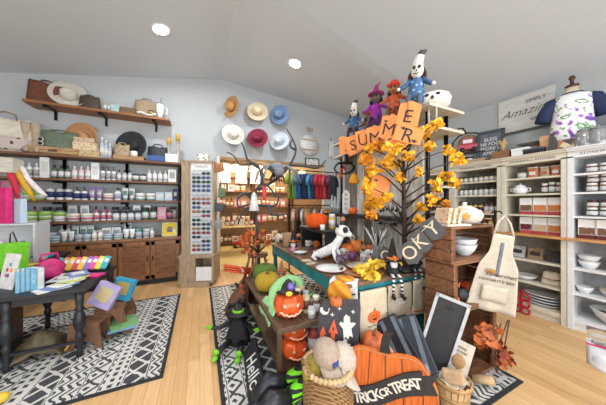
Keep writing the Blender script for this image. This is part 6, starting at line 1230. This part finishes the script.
t = thing('bread_board', 'pale cutting board leaning beside the grey paddle board', 'cutting board', htop(569,.05), (R(-24),R(30),R(-80))); mb = MB(wood((206,186,150),.6,'z')); mb.prism([(-.09,0),(.09,0),(.09,.26),(-.09,.26)], 0,.012); part('board', mb, t); mb = MB(mat((196,140,70),.7)); mb.lathe([(0,0),(.06,0)], (0,-.002,.12), rot=(R(90),0,0), n=18); part('print', mb, t)
giftbox(.16,.03,.22,mat((196,150,110),.7),'tan cardboard sheet packet behind the paddle board',htop(549,.1),R(-80))
for k,(px) in enumerate((584,598)):
    t = thing('glass_canister', ['grey glass canister left of the pair at the hutch top end','grey glass canister right of the pair at the hutch top end'][k], 'canister', htop(px,.14), 0, 'glass canisters'); mb = MB(mat((150,152,152),.15,var=.1,metal=.2)); mb.lathe([(.08,0),(.085,.02),(.08,.16),(.06,.19)], n=20); part('jar', mb, t); mb = MB(GRY); mb.lathe([(.062,.19),(.062,.21),(.015,.22),(.018,.24),(0,.245)], n=16); part('lid', mb, t)
giftbox(.4,.1,.3,wood((150,90,60),.6),'brown wooden box at the right end behind the canisters',(4.2,.62,HZ),R(-90))
# ================================================================== BLACK TABLE WITH TURNED LEGS (left foreground)
t = thing('side_table', 'black wooden table with turned legs full of books at the left', 'table', (-1.5,3.1,.0)); BT_ = mat((34,36,42),.45,var=.2)
x0, x1, y0, y1 = -.27, .52, -.36, .53; ZT = .66
mb = MB(BT_); mb.bx(x0,x1,y0,y1,ZT-.035,ZT); part('tabletop', mb, t, bevel=.006)
mb = MB(BT_); mb.bx(x0+.04,x1-.05,y0+.04,y0+.06,ZT-.1,ZT-.036); part('apron', mb, t); mb = MB(BT_); mb.bx(x1-.07,x1-.05,y0+.07,y1-.05,ZT-.1,ZT-.036); part('apron', mb, t)
prof = [(.022,.0),(.026,.03),(.02,.08),(.024,.16),(.034,.2),(.026,.22),(.024,.24),(.044,.3),(.048,.36),(.03,.42),(.026,.43),(.038,.45),(.026,.47),(.032,.52),(.036,ZT-.036)]
for x, y in ((x1-.05,y0+.05),(.0,y0+.05),(x1-.05,y1-.05),(-.1,y1-.05),(x0+.05,y0+.05)): mb = MB(BT_); mb.lathe(prof, (x,y,.012), n=16); mb.v = [(a,b,c if c < ZT-.03 else ZT-.036) for a,b,c in mb.v]; part('turned_leg', mb, t)
for a in (y0+.05,): mb = MB(BT_); mb.bx(-.0,x1-.05,a-.01,a+.01,.14,.165); part('stretcher', mb, t)
mb = MB(BT_); mb.bx(x1-.06,x1-.04,y0+.05,y1-.05,.14,.165); part('stretcher', mb, t)
LT = lambda px, py, dz=0: W(px, py, z=ZT+.002)+Vector((0,0,dz))
def book(w, d, h, c, label, loc, rot, group=None, cover=None, pc=None):
    t = thing('book', label, 'book', loc, rot, group); m = mat(c,.5,var=.08) if not cover else cover
    mb = MB(m); mb.bx(-w/2,w/2,-d/2,-d/2+.003,0,h); mb.bx(-w/2,w/2,d/2-.003,d/2,0,h); mb.bx(-w/2,-w/2+.003,-d/2,d/2,0,h); part('cover', mb, t); mb = MB(mat((226,222,212),.7)); mb.bx(-w/2+.003,w/2-.004,-d/2+.003,d/2-.003,.004,h-.004); part('pages', mb, t)
    if pc: mb = MB(mat(pc,.6,kind='spots',scale=40,var=.3)); mb.bx(-w*.35,w*.35,-d/2-.001,-d/2,h*.3,h*.75); part('cover_print', mb, t)
    return t
bb = LT(21,291)
for k in range(4): book(.026,.14,.19,(120,170,196),['nearest','second','third','farthest'][k]+' blue devotional book in the upright row of four',bb+Vector((.03*k*.8-.02,.03*k*.5,0)),R(25),'upright blue books')
book(.14,.05,.2,(120,178,206),'pale blue boxed book with gold lettering standing in front',LT(35,289),R(-35),pc=(160,200,220))
p = LT(50,279)
t = thing('backpack', 'small round magenta pink backpack on the black table', 'bag', p, face(p,R(14))); t.scale = (1.12,1.1,1.05); PK = mat((196,40,110),.6,bump=.15); mb = MB(PK); mb.ball((0,0,.1), (.1,.055,.105), 20, 14); part('body', mb, t); mb = MB(PK); mb.ball((0,-.045,.075), (.065,.03,.06), 14, 10); part('pocket', mb, t); mb = MB(PK); mb.tube([(-.06,.02,.18),(-.05,.02,.25),(.05,.02,.25),(.06,.02,.18)], .012); part('handle', mb, t); mb = MB(mat((150,20,80),.5)); mb.tube([(.1*math.cos(a),-.012,.1+.1*math.sin(a)) for a in [k*.3 for k in range(0,21)]], .004, 5); part('piping', mb, t)
cv = [((224,226,220),(120,170,90),'white and green'),((120,140,190),(230,230,230),'blue'),((230,226,214),(90,120,170),'cream'),((206,214,110),(240,240,230),'lime'),((210,216,222),(150,90,90),'pale grey')]
for k in range(7):
    c, pc, cn = cv[k % 5]; px, py = ((52,289),(60,287),(67,284),(74,281),(62,281),(70,278),(78,277))[k]; q = LT(px,py,.006*k)
    mb = MB(mat(c,.5,var=.05)); mb.bx(-.08,.08,-.11,.11,0,.006); o = solo('booklet', mb, cn+' paper booklet lying fanned', 'booklet', q, R(-50+k*13), 'fanned booklets', 'on the black table'); m2 = MB(mat(pc,.5,kind='spots',scale=40,var=.3)); m2.bx(-.05,.05,-.05,.07,.006,.0066); part('cover_print', m2, o)
mb = MB(mat((226,50,130),.5)); mb.bx(-.1,.1,-.05,.05,0,.02); solo('notebook', mb, 'flat bright pink notebook near the table right edge', 'notebook', LT(92,276), R(-20))
mc = [((60,170,180),'teal'),((230,150,90),'orange'),((240,190,60),'yellow'),((220,90,110),'coral'),((240,200,70),'golden'),((150,110,200),'lilac'),((230,80,150),'pink'),((236,216,60),'lemon')]
t = thing('card_rack', 'dark slanted card rack on the black table holding bright cards', 'rack', (-1.27,3.46,ZT+.001), R(-12)); mb = MB(BLK); mb.bx(-.28,.28,-.05,.05,0,.02); mb.bx(-.28,.28,.03,.045,.02,.07); part('base', mb, t)
for k in range(9): c, cn = mc[k % 8]; mb = MB(mat(c,.5,kind='spots',scale=50,var=.12)); mb.bx(-.03,.03,-.006,.006,0,.15); o = solo('greeting_card', mb, cn+' greeting card', 'card', (-1.5+.056*k,3.5-.012*k,ZT+.022), (R(-20),R(16),R(-12)), 'bright cards in the rack', 'standing in the dark card rack'); m2 = MB(WHT); m2.bx(-.018,.018,-.0068,-.006,.08,.12); part('greeting_panel', m2, o)
# books leaning off the table's right side, on a brown shelf crate
t = thing('step_shelf', 'low brown wooden slatted shelf beside the black table', 'shelf', (-.93,3.3,.012), R(6)); t.scale = (.8,.8,.95); mb = MB(wood((134,96,66),.6,'y'))
mb.bx(-.14,.18,-.3,.3,.3,.32); mb.bx(-.1,.24,-.3,.3,.06,.08); part('boards', mb, t)
for s in (-1,1): mb = MB(wood((120,82,56),.6,'z')); mb.prism([(-.14,0),(.25,0),(.25,.1),(.16,.32),(-.14,.32)], s*.3-.01,s*.3+.01) if s > 0 else mb.prism([(-.14,0),(-.1,0),(.05,.25),(.2,.0),(.25,0),(.16,.32),(-.14,.32)], s*.3-.01,s*.3+.01); part('end_panel', mb, t)
def cbook(c, pr, label, loc, rot, pc2):
    t = thing('book', label, 'book', loc, rot, 'coloured books by the black table'); mb = MB(mat(c,.5)); mb.bx(-.11,.11,-.03,.03,0,.24); part('block', mb, t, bevel=.003); mb = MB(mat(pr,.6,kind='stripes',scale=16,rgb2=pc2)); mb.bx(-.07,.07,-.0315,-.03,.06,.2); part('cover_print', mb, t); mb = MB(mat((224,224,224),.7)); mb.bx(-.1105,-.108,-.024,.024,.004,.236); part('pages', mb, t)
cbook((176,160,206),(236,150,120),'lilac coloring book leaning against the table corner',(-.96,3.0,.38),(R(-14),R(24),R(-20)),(120,190,140)); cbook((60,160,200),(236,120,60),'bright blue coloring book behind the lilac one',(-.86,3.28,.33),(R(-12),R(14),R(-20)),(110,200,120))
for k in range(2): mb = MB(mat([(110,150,190),(120,170,110)][k],.6)); mb.bx(-.12,.12,-.14,.14,0,.02); solo('book', mb, ['blue flat book under the green one on the low shelf','green flat book on the low slatted shelf'][k], 'book', (-.78,3.1,.095+.021*k), R(12+k*9), 'flat books on the low shelf')
# crate, bags under the table
t = thing('wooden_stool', 'small brown wooden stool with arched side under the table corner', 'stool', (-1.02,2.98,.012), R(-10)); t.scale = (.8,.7,.8); mb = MB(wood((120,84,62),.6,'z')); mb.prism([(-.19,0),(-.12,0),(-.09,.08),(0,.12),(.09,.08),(.12,0),(.19,0),(.15,.3),(-.15,.3)], -.13,-.11); part('end_panel', mb, t); mb = MB(wood((120,84,62),.6,'z')); mb.prism([(-.19,0),(-.12,0),(-.09,.08),(0,.12),(.09,.08),(.12,0),(.19,0),(.15,.3),(-.15,.3)], .11,.13); part('end_panel', mb, t); mb = MB(wood((130,92,66),.6)); mb.bx(-.16,.16,-.15,.15,.3,.32); part('seat', mb, t)
t = thing('storage_box', 'dark brown wooden box with pale edge under the left of the table', 'box', (-1.86,3.0,.15), R(4)); mb = MB(wood((84,54,44),.5)); mb.bx(-.32,.26,-.25,.2,0,.44); part('box', mb, t, bevel=.004); mb = MB(wood((176,146,110),.6)); mb.bx(-.32,.262,-.262,-.25,0,.03); part('edge_trim', mb, t); 
t = thing('low_platform', 'black low platform beneath the dark brown wooden box', 'platform', (-1.86,3.0,.012), R(4)); mb = MB(BLK); mb.bx(-.32,.26,-.24,.2,0,.137); part('block', mb, t)
t = thing('shoulder_bag', 'olive brown slouchy bag lying on the rug under the table', 'bag', (-1.38,2.98,.012), R(14)); mb = MB(mat((104,92,66),.6,var=.25,bump=.2)); mb.grid(lambda u, v: ((u-.5)*.42*(.8+.3*v), (v-.5)*.34, .03+.2*math.sin(min(1,max(0,u))*3.14)*math.sin(v*2.6+.3)+.01*math.sin(u*17)), 18, 12, .01); part('body', mb, t); mb = MB(mat((170,140,60),.5)); mb.tube([(.18,-.16,.04),(.24,-.08,.12),(.2,.06,.14)], .012); part('strap', mb, t)
t = thing('shoulder_bag', 'black quilted bag with tan trim beneath the olive bag', 'bag', (-1.6,2.9,.012), R(20)); mb = MB(mat((50,50,54),.6,kind='weave',scale=20)); mb.ball((0,0,.05), (.2,.14,.06), 18, 10); part('body', mb, t); mb = MB(mat((196,160,130),.6)); mb.ball((-.06,-.1,.03), (.1,.05,.03)); part('trim', mb, t)
mb = MB(mat((230,190,60),.5)); mb.ball((0,0,.03), (.05,.04,.035)); solo('yellow_pouch', mb, 'small yellow pouch on the rug at the bottom left', 'pouch', W(4,403,z=.02)-Vector((.03,-.02,.0)))
# console running back along the left, with white crate and lime bucket
t = thing('console_table', 'black long table behind at far left holding the white crate', 'table', (-2.15,3.95,0)); mb = MB(BT_); mb.bx(-.45,.36,-.66,.62,.685,.72); part('tabletop', mb, t)
for a in (-.4,.31):
    for b in (-.6,.56): mb = MB(BT_); mb.bx(a-.02,a+.02,b-.02,b+.02,.0,.685); part('leg', mb, t)
ZC = .722; CT = lambda px, py: W(px, py, z=ZC)
t = thing('white_crate_shelf', 'grey-white open wooden crate standing on the black console at left', 'crate', (-2.2,4.06,ZC)); m = wood((206,208,210),.6,'x',.1)
mb = MB(m); mb.bx(-.36,.34,-.15,.15,.47,.49); part('top_board', mb, t); mb = MB(m); mb.bx(-.36,.34,-.15,.15,0,.02); part('bottom_board', mb, t)
for s in (-.35,.33): mb = MB(m); mb.bx(s-.01,s+.01,-.15,.15,.02,.47); part('side_board', mb, t)
mb = MB(m); mb.bx(-.34,.32,.13,.15,.02,.47); part('back_board', mb, t)
t = thing('bucket', 'lime green square bucket bag with black handle at left', 'bucket', CT(17,271)+Vector((-.05,.06,0)), R(-30)); mb = MB(mat((130,220,50),.5)); mb.box((0,0,.15), (.16,.12,.3), taper=1.14); part('body', mb, t); mb = MB(BLK); mb.tube([(-.06,0,.3),(-.05,0,.4),(-.02,0,.42),(.03,0,.31)], .006); part('handle', mb, t)
product('bottle','lilac','black','white',.24,.08,(-2.02,4.02,ZC+.022),0,'in the grey-white crate','bottles in the white crate'); product('bottle','pink','white','pink',.16,.1,(-1.94,3.85,ZC),0,'beside the lime bucket','bottles by the bucket'); product('jar','dark blue','white','white',.26,.09,(-2.2,3.98,ZC+.022),0,'in the grey-white crate','bottles in the white crate')
for k,(px,py,w,d,h,c,l) in enumerate(((33,256,.22,.12,.06,(170,174,172),'silver clutch wallet in front of the crate'),(51,257,.2,.12,.04,(40,150,180),'teal zip wallet right of the silver clutch'),(44,249,.16,.1,.06,(190,160,60),'golden patterned wallet behind the silver clutch'))):
    t = thing('wallet', l, 'wallet', CT(px,py)-Vector((.08,0,0)), R(-20+20*k), 'wallets beside the lime bucket'); mb = MB(mat(c,.4,var=.2)); mb.bx(-w/2,w/2,-d/2,d/2,0,h); part('body', mb, t, bevel=.012); mb = MB(mat((206,186,120),.3,metal=.8)); mb.box((0,-d/2-.002,h*.5), (w*.6,.004,.008)); part('zip', mb, t)
mb = MB(mat((226,206,90),.6)); mb.bx(-.14,.14,-.08,.08,0,.01); solo('envelope', mb, 'flat yellow envelope on the black console before the lime bucket', 'envelope', CT(27,265)-Vector((.04,0,0)), R(-20))
t = thing('patterned_scarf', 'gold and black patterned scarf draped at the back end of the console', 'scarf', CT(53,247)-Vector((.12,0,0)), R(-20)); mb = MB(mat((206,176,60),.8,kind='stripes',scale=12,rgb2=(60,50,40))); mb.tube([(-.14,0,.03),(-.05,-.02,.14),(.05,0,.07),(.14,.02,.04)], [.03,.05,.045,.02], 10); part('cloth', mb, t)
# things on the crate top at the far left
ZK = ZC+.492
t = thing('slatted_rack', 'white slatted stand with a whitewashed wood box top at the left edge', 'rack', (-2.22,4.06,ZK)); m = wood((206,200,186),.7,'x',.15)
mb = MB(m); mb.bx(-.3,.14,-.1,.1,.62,.8); part('top_box', mb, t)
for a in (-.28,.12): mb = MB(m); mb.bx(a-.015,a+.015,-.03,.03,0,.62); part('post', mb, t)
def fbag(w, h, c, label, loc, rz, kw=None, tail=None):
    t = thing('gift_bag', label, 'bag', loc, rz, 'bright bags standing on the white crate'); mb = MB(mat(c,.6,**(kw or {}))); mb.box((0,0,h/2), (w,.06,h), taper=.95); part('body', mb, t, bevel=.006); mb = MB(mat(c,.6)); mb.tube([(-w*.25,0,h-.01),(-w*.15,0,h+.07),(w*.15,0,h+.07),(w*.25,0,h-.01)], .006); part('handle', mb, t)
def K(px, Y): q = W(px, 200, Y=Y); return (q.x, Y, ZK)
fbag(.22,.44,(222,40,120),'hot pink tall paper bag at the left edge',K(3,3.99),R(-35)); fbag(.2,.3,(110,150,190),'blue plaid paper bag beside the hot pink bag',K(19,3.97),R(-40),dict(kind='weave',scale=30,rgb2=(226,236,240)))
for k,(px,c,l) in enumerate(((17,(190,40,60),'dark red tassel scarf hanging at the left edge'),(21,(206,160,40),'mustard tassel scarf hanging beside the red one'),(25,(226,216,216),'white scarf end hanging right of the mustard scarf'))):
    q = W(px,190,Y=4.04-.0*k); t = thing('tassel_scarf', l, 'scarf', (q.x-.04,4.0+.06*k,ZK+.56), 0, 'scarves hanging at the left edge'); mb = MB(mat(c,.8)); mb.tube([(-.12,0,.2),(-.03,0,.14),(.02,0,0),(.06+.04*k,0,-.16),(.1+.05*k,0,-.34+.06*k)], [.02,.03,.035,.03,.015], 9); part('cloth', mb, t)
t = thing('framed_card', 'white card print with colourful marks leaning at the left table edge', 'picture', LT(4,289), (R(-10),0,R(-40))); mb = MB(mat((232,230,228),.6)); mb.bx(-.1,.1,0,.012,0,.32); part('card', mb, t)
for k in range(5): mb = MB(mat([(220,90,110),(80,110,180),(240,150,60),(200,60,60),(120,170,200)][k],.6)); mb.box((-.02+.03*(k%3),-.002,.12+.05*(k//2)), (.03,.003,.03)); part('mark', mb, t)
finish_labels()
